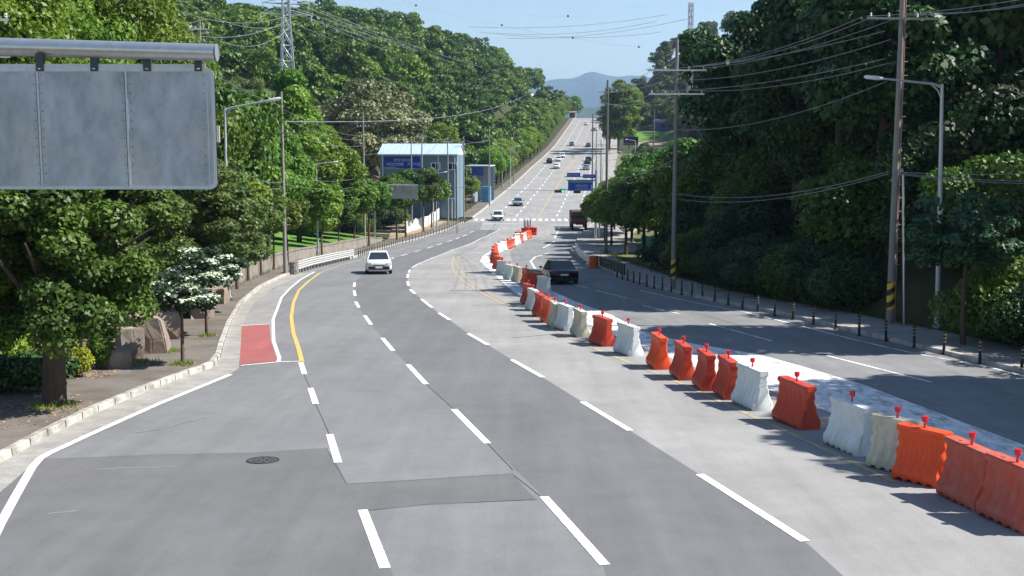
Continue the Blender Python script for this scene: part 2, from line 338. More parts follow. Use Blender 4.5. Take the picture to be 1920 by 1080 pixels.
lines('scuff_mark', [wob((310,802),(395,780),5,1,6), wob((90,965),(150,958),4,1,7), wob((180,880),(330,876),6,1,8), wob((250,812),(300,806),4,1,9), wob((680,520),(710,532),4,.4,10)], .05, M['scuff'], 3*LV)
# painted lines
lines('lane_line', [[(680,957),(722,1066)], [(618,815),(634,868)], [(582,728),(592,758)], [(564,680),(571,702)], [(1020,932),(1134,1060)], [(851,768),(914,832)], [(765,684),(799,721)], [(717,634),(737,658)], [(684,592),(696,609)], [(667,566),(673,577)], [(664,545),(666,555)], [(665,530),(664,538)],
    [(752,479.5),(764,476.5)], [(777,472),(788,469.5)], [(801,465.5),(812,462)], [(818.5,459.5),(829,456.5)], [(839,453),(848,450.5)], [(855,448),(862,445.5)], [(867,443),(876,440)], [(881,436),(888,433.5)],
    [(1092,754),(1182,808)], [(960,675),(1018,708)], [(878,626),(915,647)], [(823,587),(843,600)], [(790,561),(810,577)], [(769,543),(778,551)], [(764,528),(766,536)], [(765,514),(764,521)], [(769,506),(766,511)]], .16, M['white'], 3*LV)
lines('wide_lane_line', [[(1312,890),(1510,1016)]], .17, M['white'], 3*LV)
lines('curve_edge_line', [[(772,503),(782,496),(810,484),(850,468),(900,448),(938,430)]], .13, M['white_worn'], 3*LV)
lines('side_road_edge_line', [[(-60,1110),(0,985),(30,930),(60,878),(75,861),(90,852),(170,815),(300,757),(432,703)]], .16, M['white'], 4*LV)
lines('shoulder_edge_line', [[(522,679),(524,672),(513,640),(512,600),(528,558),(545,540),(563,525),(590,510)], [(452,686),(525,679),(565,678)], [(452,611),(505,608)]], .12, M['white'], 4*LV)
lines('yellow_edge_line', [[(566,679),(560,655),(550,625),(546,595),(550,568),(560,545),(578,528),(600,512)]], .16, M['yellow'], 4*LV)
lines('yellow_edge_line_far', [[(600,512),(640,497),(690,484),(760,465),(830,446),(880,430)]], .12, M['yellow_worn'], 3*LV)
lines('median_yellow_line', [[(852,480),(846,492),(850,508),(868,528),(900,548),(945,572)], [(862,480),(857,492),(862,508),(880,527),(912,547),(955,572)], [(1000,597),(1080,640),(1160,672),(1260,712),(1370,762),(1480,812),(1560,850),(1680,905)], [(905,462),(870,475),(855,485)]], .15, M['yellow_worn'], 2*LV)
lines('climbing_centre_line', [[(1003,413),(1018,392),(1030,372),(1046,347),(1065,318),(1078,300)]], .3, M['yellow_worn'], 2*LV)
# white painted buffer between the barriers and the right carriageway
sheet('painted_buffer', [(1960,915),(1960,850),(1800,790),(1620,722),(1500,686),(1420,664),(1300,645),(1200,620),(1150,592),(1080,566),(1040,548),(1010,536),(1000,545),(1030,572),(1060,590),(1110,612),(1200,650),(1320,695),(1420,724),(1560,775),(1700,830)], M['white_worn'], 2*LV)
sheet('painted_hatching', [(985,545),(955,520),(925,497),(915,480),(925,468),(905,480),(900,490),(925,515),(960,545),(1000,575)], M['white_worn'], 2*LV)
lines('right_lane_line', [[(1330,607),(1447,640)], [(1550,667),(1745,717)], [(1205,573),(1275,589)], [(1118,545),(1175,559)], [(1060,530),(1105,541)]], .13, M['white_worn'], 3*LV)
lines('right_edge_line', [[(1990,725),(1860,690),(1700,660),(1600,637),(1500,611),(1400,586),(1300,567),(1200,545)]], .13, M['white_worn'], 3*LV)
lines('right_turn_line', [[(1030,510),(1003,504),(995,490),(1003,482),(1030,474)], [(1018,465),(1040,452)], [(1040,447),(1050,425)]], .18, M['white_worn'], 3*LV)
# climbing road lane dashes, lines parallel to the kerbs
def fl_lines():
    mb = MB()
    for k, frac in enumerate((.165, .33, .66, .83)):
        Y = 190.0
        while Y < 600:
            P = [Vector((float(XL(y) + (XR(y)-XL(y))*frac), y, 0)) for y in (Y, Y+2.5, Y+5)]; v, f = line(P, .22, None, 2*LV); mb.add(v, f); Y += 10
    for off in (-.2, .25):
        P = [Vector((float(XL(y) + (XR(y)-XL(y))*.5) + off, y, 0)) for y in np.arange(240, 615, 5.0)]; 
    return mb.build('climbing_lane_line', M['white_worn'], kind='structure')
fl_lines()
mb = MB()
for off in (-.25, .25):
    P = [Vector((float(XL(y) + (XR(y)-XL(y))*.5) + off, float(y), 0)) for y in np.arange(300, 615, 5.0)]; v, f = line(P, .2, None, 2*LV); mb.add(v, f)
mb.build('climbing_median_line', M['yellow_worn'], kind='structure')
mb = MB(); Y0 = 181.0
x = -5.6
while x < 13.5:
    v, f = line([Vector((x, Y0, 0)), Vector((x+.02, Y0+4.0, 0))], .5, None, 3*LV); mb.add(v, f); x += 1.0
mb.build('crosswalk', M['white_worn'], kind='structure')
lines('stop_line', [[(905,420),(985,418)]], .4, M['white_worn'], 3*LV)
# kerbs and pavements
def kerb(name, fx, w_, h, y0, y1, m, sgn):
    ys = np.unique(np.concatenate([[y0, y1], np.arange(math.ceil(y0), y1, 1.0)])); v = []; f = []
    for i, y in enumerate(ys):
        x = float(fx(y)); z = float(zr(y)); pr = [(0, -.05), (sgn*.015, h-.02), (sgn*.035, h), (sgn*w_, h), (sgn*w_, -.05)]
        v += [(x+a, y, z+b) for a, b in pr]
        if i:
            for k in range(4): f.append(((i-1)*5+k, (i-1)*5+k+1, i*5+k+1, i*5+k))
    return MB().add(v, f).build(name, m, kind='structure')
kerb('kerb', lambda y: XL(y) - .0, .18, .17, -6, 178, M['kerb'], -1)
kerb('kerb_climbing', lambda y: XL(y), .3, .17, 186, 640, M['kerb'], -1)
kerb('kerb_opposite', lambda y: XR(y), .2, .15, -6, 640, M['kerb'], 1)
strip('pavement', lambda Y: float(WX(Y)) + .12, lambda Y: float(XL(Y)) - .18, -6, 178, M['paving'], .15, n=8)
strip('pavement_climbing', lambda Y: float(XL(Y)) - 2.6, lambda Y: float(XL(Y)) - .3, 186, 640, M['paving'], .16, n=3)
strip('pavement_opposite', lambda Y: float(XR(Y)) + .2, lambda Y: float(min(RX(Y) + .6, XR(Y) + 3.4 + 4*sst(Y,118,126)*(1-sst(Y,165,175)))), -6, 640, M['concrete'], .13, n=5)
GL = curve([(0,925),(60,872),(100,848),(200,800),(320,748),(432,703),(448,690)], pre=[(-40,-8.6),(10,-8.8)])
GLf = curve([(448,690),(452,640),(453,612),(476,570),(512,541),(560,519),(580,512)])
strip('gutter', lambda Y: float(XL(Y)), lambda Y: float(GL(Y)) , -6, G(448,690).y, M['concrete'], 3*LV, n=3)
strip('gutter_far', lambda Y: float(XL(Y)), lambda Y: float(GLf(Y)) , G(448,690).y, G(580,512).y, M['concrete'], 3.5*LV, n=3)
mb = MB()   # kerb joints
for y in np.arange(14, 60, 1.0):
    mb.box((float(XL(y)) - .09, y, float(zr(y)) + .08), (.186, .012, .184))
mb.build('kerb_joint', M['seam_and_shadow'], kind='structure')
# soil bed under the near trees
strip('planting_soil', lambda Y: -19.0, lambda Y: float(WX(Y)) + .1 + .25*math.sin(Y*2.1) , 10, 45, M['soil'], .19, n=6)
strip('grass_bank_verge', lambda Y: float(WX(Y)) + .1, lambda Y: float(XL(Y)) - 2.4 + .2*math.sin(Y), 150, 178, M['dirt'], .19, n=3)
# grass bank behind the retaining wall
ys = np.arange(56, 152, 1.0); xs = np.array([np.linspace(float(WX(y)) - .42, float(WX(y)) - 16, 14) for y in ys])
link(grid_mesh('grass_bank', xs[:, ::-1], ys, lambda X, Y: terrain(X, Y) + .05, M['grassy']), 'grass_bank', kind='structure')
ys = np.arange(158, 236, 2.0); xs = np.array([np.linspace(float(WX(y)) - 44, float(WX(y)) + 1, 20) for y in ys])
link(grid_mesh('dirt_yard', xs, ys, lambda X, Y: terrain(X, Y) + .06, M['dirt']), 'dirt_yard', kind='structure')
def zf(X, Y): return terrain(X, Y) + .06
ys = np.arange(395, 452, 2.0); xs = np.array([np.linspace(float(RX(y)) + 2, float(RX(y)) + 24, 12) for y in ys])
link(grid_mesh('farm_field', xs, ys, zf, M['dirt']), 'farm_field', kind='structure')
ys = np.arange(454, 505, 2.0); xs = np.array([np.linspace(float(RX(y)) + 1, float(RX(y)) + 24, 12) for y in ys])
link(grid_mesh('farm_grass', xs, ys, zf, M['grassy']), 'farm_grass', kind='structure')
ys = np.arange(84, 395, 2.0); xs = np.array([np.linspace(float(XR(y)) + 3.2, float(RX(y)) + 13, 12) for y in ys])
link(grid_mesh('roadside_verge', xs, ys, zf, mat('verge', (.16,.15,.07), .95, var=.3, scale=2, var2=(.10,.14,.04), scale2=.4)), 'roadside_verge', kind='structure')
# retaining wall
def wall_obj():
    v = []; f = []; ys = np.arange(57, 146.1, 1.0)
    for i, y in enumerate(ys):
        x = float(WX(y)); z = float(zr(y)); h = 1.15*float(sst(y, 54, 62))*(1 - .5*float(sst(y, 136, 146))) + .1
        pr = [(0.05, -.1), (-.02, h-.12), (.03, h-.12), (.03, h), (-.45, h), (-.45, -.1)]; v += [(x+a, y, z+b) for a, b in pr]
        if i:
            for k in range(6): f.append(((i-1)*6+k, (i-1)*6+(k+1)%6, i*6+(k+1)%6, i*6+k))
    f += [(0,1,2,3,4,5), tuple((len(ys)-1)*6 + k for k in range(5, -1, -1))]
    o = MB().add(v, f).build('retaining_wall', M['wall']); tag(o, 'long low concrete retaining wall between the pavement and the bright grass bank', 'wall')
wall_obj()
# far blue mountain and hazy ridge
M['mountain'] = mat('mountain_forest', (.045,.075,.06), .95, var=.25, scale=.0015)
def ridge(name, prof, Y, depth, zb, m):
    P = [at(x, y, Y) for x, y in prof]; nx = 70; ny = 16
    px_ = [p.x for p in P]; pz = [p.z for p in P]; xs = np.linspace(px_[0], px_[-1], nx); zs = np.interp(xs, px_, pz)
    t = np.linspace(0, 1, ny); hh = np.sin(t*math.pi/2); rows = []
    co = []; 
    for j in range(ny):
        yy = Y - depth*(1 - t[j])
        co.append(np.stack([xs, np.full(nx, yy), zb + (zs - zb)*hh[j]*(1 + .05*np.sin(xs/90 + j*1.3)*(1-hh[j]))], -1))
    for j in range(1, 5):
        co.append(np.stack([xs, np.full(nx, Y + depth*j/4), zb + (zs - zb)*math.cos(j/4*math.pi/2)], -1))
    co = np.concatenate(co); nr = ny + 4; i = np.arange((nr-1)*(nx-1)); r, c = np.divmod(i, nx-1); a = r*nx + c
    link(raw_mesh(name, co, np.stack([a, a+1, a+nx+1, a+nx], -1), m, True), name, kind='structure')
ridge('mountain', [(700,215),(850,190),(950,168),(1030,152),(1050,149),(1062,150),(1080,147),(1090,140),(1105,136),(1118,139),(1130,142),(1150,146),(1180,143),(1250,152),(1400,170),(1500,200)], 7600, 2200, -60, M['mountain'])
ridge('hills', [(600,235),(900,205),(1000,200),(1060,198),(1090,203),(1120,200),(1160,205),(1300,215)], 2600, 500, -50, M['mountain'])
# ---------------------------------------------------------------- trees
M['leaf'] = leafmat('leaf_green', (.032,.078,.010), (.105,.20,.022))
M['leaf_bright'] = leafmat('leaf_bright', (.065,.145,.012), (.17,.30,.028), trans=.35)
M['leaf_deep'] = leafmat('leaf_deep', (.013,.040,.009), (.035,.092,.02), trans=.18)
M['leaf_olive'] = leafmat('leaf_olive', (.035,.085,.02), (.12,.19,.045))
M['leaf_blossom'] = leafmat('leaf_blossom', (.04,.085,.02), (.30,.33,.15), trans=.2)
M['leaf_far'] = leafmat('leaf_far', (.020,.052,.010), (.13,.215,.026))
M['leaf_vivid'] = leafmat('leaf_vivid', (.022,.070,.010), (.10,.225,.026), trans=.24)
M['leaf_yellow'] = leafmat('leaf_yellow', (.18,.30,.02), (.50,.55,.04), trans=.3)
M['leaf_dullgreen'] = leafmat('leaf_dogwood', (.02,.055,.02), (.05,.11,.045), trans=.2)  # dull dark green shared by the dogwoods
M['petal'] = leafmat('petal_white', (.42,.50,.30), (.74,.77,.64), trans=.3)
def leaves(rs, blobs, n, size, up=.35, inner=.25, flat=1.0, aspect=.6):
    """leaf-sized faces spread in and over a cluster of ellipsoids"""
    B = np.array(blobs, float); vol = (B[:,3]*B[:,4] + B[:,4]*B[:,5] + B[:,3]*B[:,5]); idx = rs.choice(len(B), n, p=vol/vol.sum())
    d = rs.normal(size=(n,3)); d /= np.linalg.norm(d, axis=1)[:,None]; low = (d[:,2] < -.2) & (rs.rand(n) < .5); d[low,2] *= -1
    rad = np.where(rs.rand(n) < inner, rs.uniform(.3,.85,n), rs.uniform(.82,1.12,n)); c = B[idx,:3] + d*rad[:,None]*B[idx,3:6]
    nn = d*.8 + rs.normal(size=(n,3))*.55 + np.array([0,0,up]); nn /= np.linalg.norm(nn, axis=1)[:,None]
    t = np.cross(nn, rs.normal(size=(n,3))); t /= np.linalg.norm(t, axis=1)[:,None]; b = np.cross(nn, t)
    s = size*rs.uniform(.6,1.35,n)[:,None]; t *= s; b *= s*aspect
    V = np.stack([c - t, c + b - nn*s*.12, c + t, c - b - nn*s*.12], 1).reshape(-1,3); Q = np.arange(4*n).reshape(n,4)
    bt = rs.rand(len(B)); tint = np.clip(.45*rs.rand(n) + .55*bt[idx], 0, 1)
    return V, Q, tint
def crown_blobs(rs, rx, rz, cz, n, br, shape='round'):
    out = []
    for _ in range(n):
        d = rs.normal(size=3); d /= np.linalg.norm(d); r = rs.uniform(.35, 1)**.6
        x, y, z = d*r
        if shape == 'cone':
            z = rs.uniform(-1, 1); k = (1 - (z+1)/2)**.75*.92 + .08; a = rs.uniform(0, 6.283); q = rs.uniform(.3,1)*k; x, y = q*math.cos(a), q*math.sin(a)
        if shape == 'column':
            z = rs.uniform(-1, 1); k = math.sqrt(max(0, 1 - abs(z)**3)); a = rs.uniform(0, 6.283); q = rs.uniform(.2,1)*k; x, y = q*math.cos(a), q*math.sin(a)
        if shape == 'flat': z = z*.55 + .1
        if z < -.35 and shape == 'round': z *= .7
        s = br*rs.uniform(.6, 1.35)
        out.append((x*rx*.85, y*rx*.85, cz + z*rz*.85, s, s, s*rs.uniform(.55,.85)))
    return out
def trunk_mb(rs, h, r, rx, cz, rz, limbs=6, base=0.0, bend=.25):
    mb = MB(); pts = [Vector((0,0,-.25)), Vector((0,0,0)), Vector((rs.uniform(-1,1)*bend*.3, rs.uniform(-1,1)*bend*.3, h*.35)), Vector((rs.uniform(-1,1)*bend, rs.uniform(-1,1)*bend, h*.7)), Vector((rs.uniform(-1,1)*bend, rs.uniform(-1,1)*bend, h))]
    mb.tube(pts, [r*1.5, r*1.15, r*.9, r*.6, r*.2], 9)
    for i in range(limbs):
        z = cz - rz*rs.uniform(.2,.9); z = max(z, h*.3); a = i*2.4 + rs.uniform(-.4,.4); k = z/h; p = pts[2].lerp(pts[4], max(0, min(1, (k-.35)/.65)))
        L_ = rx*rs.uniform(.5,.85); e = p + Vector((math.cos(a)*L_, math.sin(a)*L_, L_*rs.uniform(.3,.8))); m_ = p.lerp(e, .5) + Vector((0,0,-.1*L_))
        mb.tube([p, m_, e], [r*.45, r*.28, r*.08], 6)
    return mb
def make_tree(name, label, cat, group, seed, H, rx, rz, cz, nb, br, n, size, leaf, bark, r, shape='round', blobs=None, up=.35, inner=.25, limbs=6, extra=None, bend=.25, aspect=.6):
    rs = np.random.RandomState(seed); root = empty(name, label=label, cat=cat, group=group)
    B = blobs or crown_blobs(rs, rx, rz, cz, nb, br, shape); V, Q, t = leaves(rs, B, n, size, up, inner, aspect=aspect)
    link(raw_mesh('crown', V, Q, leaf, False, t), 'crown', root)
    trunk_mb(rs, H, r, rx, cz, rz, limbs, bend=bend).build('trunk', bark, root, smooth=True)
    if extra: extra(rs, B, root)
    return root
SKYX = [-200,0,250,420,500,560,600,640,700,760,820,860,900,940,1000,1030,1060,1090,1140,1190,1215,1250,1280,1310,1340,1400,1470,1500,1515,2200]
SKYY = [-400,-400,-60,12,22,26,6,10,22,16,38,44,64,88,104,124,170,196,150,120,98,84,66,62,14,4,40,46,-200,-400]
def hcap(x, y, h):
    """crown height limited by the skyline of the wood"""
    u_ = 960 + F*x/y; t = float(np.interp(u_, SKYX, SKYY)); t = max(t, 66) if 505 < u_ < 572 and y < 240 else t; t = t + 6*math.sin(x*1.7 + y); zt = CZ + y*(270 - t)/F; return min(h, zt - float(terrain(x, y)))
def place(o, loc, s=1.0, rz=0.0, sz=None):
    o.location = loc; o.rotation_euler = (0, 0, rz); o.scale = (s, s, sz or s); return o
rnd = random.Random(5)
# far wood prototypes (unit: metres; scaled per tree)
protos = {}
def proto(key, **k):
    protos[key] = make_tree(k.pop('name', 'broadleaf_tree'), 'x', 'tree', 'x', **k); protos[key]['_u'] = 0
proto('a', seed=1, H=9, rx=4.6, rz=4.4, cz=6.6, nb=46, br=1.35, n=20000, size=0.177, leaf=M['leaf'], bark=M['barkd'], r=.22)
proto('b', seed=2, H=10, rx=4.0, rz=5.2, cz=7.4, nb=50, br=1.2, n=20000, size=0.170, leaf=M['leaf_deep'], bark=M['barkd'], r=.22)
proto('c', seed=3, H=8.5, rx=5.2, rz=4.0, cz=6.2, nb=44, br=1.5, n=20000, size=0.190, leaf=M['leaf_olive'], bark=M['barkd'], r=.24)
proto('d', seed=4, H=9, rx=4.4, rz=4.6, cz=6.6, nb=60, br=1.0, n=20000, size=0.163, leaf=M['leaf'], bark=M['barkd'], r=.22)
proto('e', name='conifer_tree', seed=5, H=13, rx=2.9, rz=6.4, cz=7.2, nb=70, br=.85, n=20000, size=0.163, leaf=M['leaf_bright'], bark=M['barkd'], r=.2, shape='cone')
proto('f', name='blossoming_tree', seed=6, H=10, rx=4.8, rz=4.6, cz=7, nb=48, br=1.3, n=20000, size=0.177, leaf=M['leaf_blossom'], bark=M['barkd'], r=.24)
proto('g', seed=7, H=9, rx=4.2, rz=4.2, cz=6.2, nb=46, br=1.2, n=22000, size=.16, leaf=M['leaf_bright'], bark=M['barkd'], r=.2)
proto('G', seed=17, H=9, rx=4.4, rz=4.4, cz=6.2, nb=60, br=1.1, n=60000, size=.095, leaf=M['leaf_bright'], bark=M['barkd'], r=.2)
proto('p', name='poplar_tree', seed=8, H=17, rx=4.0, rz=8.0, cz=11.5, nb=80, br=1.2, n=24000, size=.2, leaf=M['leaf_bright'], bark=M['barkd'], r=.3, shape='column')
proto('s', name='roadside_tree', seed=9, H=4.2, rx=2.1, rz=1.9, cz=4.1, nb=34, br=.62, n=11000, size=.115, leaf=M['leaf_bright'], bark=M['bark'], r=.085, limbs=7)
proto('t', name='roadside_tree', seed=10, H=4.4, rx=1.9, rz=2.0, cz=4.3, nb=34, br=.6, n=11000, size=.115, leaf=M['leaf'], bark=M['bark'], r=.09, limbs=7)
proto('u', name='undergrowth_bush', seed=11, H=1.6, rx=2.4, rz=1.3, cz=1.25, nb=26, br=.8, n=16000, size=.085, leaf=M['leaf'], bark=M['barkd'], r=.06)
proto('v', name='undergrowth_bush', seed=12, H=1.6, rx=2.6, rz=1.5, cz=1.4, nb=26, br=.8, n=16000, size=.085, leaf=M['leaf_deep'], bark=M['barkd'], r=.06)
NTREE = [0]
def tree(key, x, y, s, label, group, sz=None, z=None, cat='tree'):
    p = protos[key]; o = p if not p['_u'] else copy_tree(p); p['_u'] = 1
    place(o, (x, y, float(terrain(x, y)) - .15 if z is None else z), s, rnd.uniform(0, 6.28), sz); o['label'] = label; o['group'] = group; o['category'] = cat
    if '_u' in o and o is not p: del o['_u']
    NTREE[0] += 1; return o
def tpx(key, xp, yp, s, label, group, dx=0, dy=0, **k):
    g = G(xp, yp); return tree(key, g.x + dx, g.y + dy, s, label, group, z=float(zr(g.y)) + .12, **k)
def inview(x, y, m=120):
    u = 960 + F*x/y; return -m < u < 1920 + m
# --- left hillside
spots = []
y = 74.0
while y < 420:
    stepy = 6.6 + y*.014
    x = -.0
    n = 0
    while True:
        X = float(WX(y)) - (5 if y < 150 else 4) - n*(6.2 + y*.012) + rnd.uniform(-1.8,1.8); yy = y + rnd.uniform(-2.5,2.5)
        if 150 < yy < 228: X -= 26 - 12*float(sst(yy,200,228))
        if X < -150 or n > 22: break
        n += 1
        u = 960 + F*X/yy
        if u < (380 if yy < 110 else -40): break
        spots.append((X, yy))
    y += stepy
spots.sort(key=lambda p: p[1])
print('left hill spots', len(spots))
def top_px(x, y, h): z = float(terrain(x, y)) + h - CZ; return 270 + 0 - z/y*F
# keep the ones not hidden behind nearer rows (crude skyline test per column bucket)
hor = {}
keepL = []; far_pts = []
def visible(x, y, h, hor, margin=5):
    u0, u1 = int((960 + F*(x-2.5)/y)//12), int((960 + F*(x+2.5)/y)//12); t = top_px(x, y, h); vis = any(t < hor.get(k, 2000) - margin for k in range(u0, u1+1))
    for k in range(u0, u1+1): hor[k] = min(hor.get(k, 2000), t + 26*min(1, 120/y))
    return vis
for (x, y) in spots:
    if visible(x, y, 11, hor): keepL.append((x, y))
print('left visible', len(keepL))
nind = 0
for i, (x, y) in enumerate(keepL):
    u = 960 + F*x/y
    if y < 235 and nind < 150:
        key = rnd.choice('aabbcdddgg'); s = rnd.uniform(.85, 1.25)
        sz = s*rnd.uniform(.9,1.2); hc = hcap(x, y, 11.5*sz)
        if hc < 5: continue
        tree(key, x, y, min(s, hc/9), 'broadleaf tree in the dense wood covering the left hillside', 'trees of the left hillside wood', sz=hc/11.5); nind += 1
    else: far_pts.append((x, y))
# --- right near forest
spots = []
y = 30.0
while y < 175:
    n = 0
    while n < 9:
        off = (6.2 if y < 98 else 9) if y < 150 else 14
        if n == 0 and rnd.random() < .22: n += 1; continue
        X = float(RX(y)) + off + n*(5.6 + y*.008) + rnd.uniform(-1.5,1.5); yy = y + rnd.uniform(-2,2); n += 1
        if yy > 118: X += 3 + (yy-118)*.09
        if not inview(X, yy, 260): continue
        spots.append((X, yy))
    y += 6.2
spots.sort(key=lambda p: p[1]); hor = {}; k = 0
for (x, y) in spots:
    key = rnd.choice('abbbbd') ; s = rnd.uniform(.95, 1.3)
    if y > 90 and x - float(RX(y)) < 14: s *= .85
    hc = hcap(x, y, 11.5*s*rnd.uniform(1.0,1.3))
    if 37 < y < 43 or 52.5 < y < 57.5: hc = min(hc, max(4.5, (x - float(RX(y)))/.9 + 1.0 - (float(terrain(x, y)) - float(zr(y)))))
    if hc < 5: continue
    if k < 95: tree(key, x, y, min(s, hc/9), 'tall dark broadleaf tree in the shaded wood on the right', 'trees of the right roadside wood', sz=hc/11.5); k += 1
    else: far_pts.append((x, y))
print('right wood', k)
# --- far hills on both sides: one wood nobody could count
far2 = []
y = 235.0
while y < 660:
    for sgn in (-1, 1):
        n = 0
        while n < 26:
            st = 7.0 + y*.008
            if sgn < 0: X = float(WX(y)) - 5 - n*st + rnd.uniform(-2,2)
            else: X = float(RX(y)) + (4 if y > 520 else 20 if y > 380 else 27) + n*st + rnd.uniform(-2,2)
            yy = y + rnd.uniform(-3,3); n += 1
            if inview(X, yy, 60) and (sgn > 0 or yy > 400): far2.append((X, yy))
    y += 8.0
for x in np.arange(5, 75, 5.0):
    if not (float(XL(690)) - 2 < x < float(XR(690)) + 2): far2.append((x, 690 + rnd.uniform(-6, 6)))
hor = {}; far2.sort(key=lambda p: p[1]); far2 = [p for p in far2 if visible(p[0], p[1], 10, hor, 4)]
allfar = far_pts + far2
print('far wood crowns', len(allfar))
def far_wood(pts, name, leaf, seed):
    rs = np.random.RandomState(seed); lib = []
    for k in range(5):
        B = crown_blobs(rs, 4.6, 4.6, 6.0, 34, 1.35, 'cone' if k == 4 else 'round'); lib.append(leaves(rs, B, 2600, .40, .35, .15))
    Vs, Qs, Ts, off = [], [], [], 0
    for (x, y) in pts:
        V, Q, t = lib[rnd.choice([0,1,2,3,0,1,2,3,4])]; a = rnd.uniform(0, 6.28); s = rnd.uniform(.8,1.35); c, sn = math.cos(a)*s, math.sin(a)*s
        hc = hcap(x, y, 10.6*s*rnd.uniform(.9,1.2))
        if hc < 3: continue
        W = np.stack([V[:,0]*c - V[:,1]*sn + x, V[:,0]*sn + V[:,1]*c + y, V[:,2]*hc/10.6 + float(terrain(x, y))], -1)
        Vs.append(W); Qs.append(Q + off); Ts.append(np.clip(t*.5 + rnd.uniform(0,1)**1.3*.65 - .05, 0, 1)); off += len(V)
    o = link(raw_mesh(name, np.concatenate(Vs), np.concatenate(Qs), leaf, False, np.concatenate(Ts)), name)
    return o
w1 = [p for p in allfar if p[0] < XL(p[1])]; w2 = [p for p in allfar if p[0] >= XL(p[1])]
tag(far_wood(w1, 'distant_wood', M['leaf_far'], 21), 'dense distant wood covering the upper left hills', 'wood', kind='stuff')
tag(far_wood(w2, 'distant_wood', M['leaf_far'], 22), 'distant wood on the hill right of the climbing road', 'wood', kind='stuff')
# --- roadside trees, left pavement
rows_l = [(445,547,'s',1.15),(466,530,'t',1.1),(490,519,'s',1.1),(514,509,'s',1.0),(540,499,'t',1.0),(604,486,'s',1.25),(636,475,'t',1.0),(666,469,'s',1.3),(692,464,'t',1.35),(744,452,'s',1.45),(761,447,'t',1.5),(794,436,'t',1.5),(809,430,'s',1.3),(873,399,'t',1.0),(883,393,'s',.95)]
for i, (x, y, k_, s) in enumerate(rows_l):
    tpx(k_, x, y, s, 'young leafy street tree on the left pavement, %s in the row from the camera' % ORD[i], 'street trees along the left pavement')
for i, y in enumerate(np.arange(238, 420, 9.0)):
    x = float(XL(y)) - 4.3 + rnd.uniform(-.5,.5)
    tree('g' if y > 250 else 's', x, float(y), rnd.uniform(.8,1.05), 'bright green roadside tree left of the climbing road, %s from the crossing' % ordw(i), 'bright trees along the climbing road')
for i, y in enumerate(np.arange(430, 620, 14.0)):
    tree('g', float(XL(y)) - 6, float(y), rnd.uniform(.9,1.15), 'small bright tree at the top left of the climbing road, %s of the row' % ORD[i], 'bright trees at the top of the climbing road')
for (xp, yq, Y, s) in [(560,0,118,1.05),(585,0,128,.95),(548,0,135,1.2),(612,0,140,.85)]:
    p = at(xp, 400, Y); tree('e', p.x, Y, s*1.15, 'light green narrow conical tree on the left slope, %s of four' % ORD[[560,585,548,612].index(xp)], 'conical trees on the left slope')
for i, (xp, Y, s) in enumerate([(690,205,1.15),(722,212,1.0),(660,222,1.1)]):
    p = at(xp, 300, Y); s = max(.9, (at(xp, 118 + 14*i, Y).z - float(terrain(p.x, Y)))/11.4); s = min(s, 1.9); tree('f', p.x, Y, s, 'tree covered in pale cream blossom on the left hillside, %s' % ['tallest','right hand one','left hand one'][i], 'blossoming trees on the hillside')
# big bright trees at upper left
for i, (xp, Y, s, k_) in enumerate([(60,58,1.25,'G'),(180,62,1.3,'G'),(-30,52,1.2,'G'),(260,74,1.1,'G'),(360,84,.95,'a'),(330,70,.9,'a'),(440,92,.95,'g'),(500,104,.95,'g')]):
    p = at(xp, 300, Y); tree(k_, p.x, Y, s, 'large bright leafy tree behind the overhead sign, %s from the left' % ['second','third','leftmost','fourth','sixth','fifth','seventh','eighth'][i], 'large trees behind the overhead sign', sz=s*1.2)
# right side lit trees near the crossing
for i, (xp, yp, k_, s) in enumerate([(1098,456,'g',.72),(1108,462,'g',.66),(1130,478,'d',.72),(1160,486,'a',.76),(1192,492,'g',.8),(1225,499,'d',.85),(1258,506,'a',.9),(1112,446,'g',.66),(1148,456,'a',.8),(1190,466,'d',.9),(1120,432,'g',.7),(1165,440,'d',1.0),(1225,470,'a',1.1)]):
    tpx(k_, xp, yp, s, 'leafy sunlit tree overhanging the right pavement, %s' % ORD[i] + ' one beyond the dark wood', 'leafy trees over the right pavement', dx=2.4)
for i, (xp, Y, s) in enumerate([(1160,395,1.3),(1143,405,1.15),(1180,415,1.2)]):
    p = at(xp, 250, Y); tree('p', p.x, Y, s, 'tall poplar right of the climbing road, %s of three' % ['nearest and tallest','middle','farthest'][i], 'tall poplars right of the climbing road')
for i, (X, Y, s, sz) in enumerate([(24.5,25.0,1.05,1.45),(25,30,1.0,1.3)]):
    tree('ab'[i % 2], X, Y, s, 'tall tree of the right wood standing just outside the picture', 'trees just outside the picture on the right', sz=sz)
for i in range(92):
    y = rnd.uniform(32, 112); x = float(RX(y)) + rnd.uniform(3.5, 21); s = rnd.uniform(1.2,1.9)
    if inview(x, y, 120): tree(rnd.choice('uv'), x, y, s, 'dark bushy undergrowth plant on the slope of the right wood', 'undergrowth of the right wood', cat='bush')
for i in range(14):
    Y = 196 + i*9.5 + rnd.uniform(-3,3); xp = [1205,1228,1250,1215,1240,1262,1198][i % 7]; X = max(at(xp, 300, Y).x, float(RX(Y)) + 3)
    tree(rnd.choice('adg'), X, Y, rnd.uniform(.62,.8), 'leafy tree between the right hand poles and the farm field, %s from the camera' % ordw(i), 'trees before the farm field')
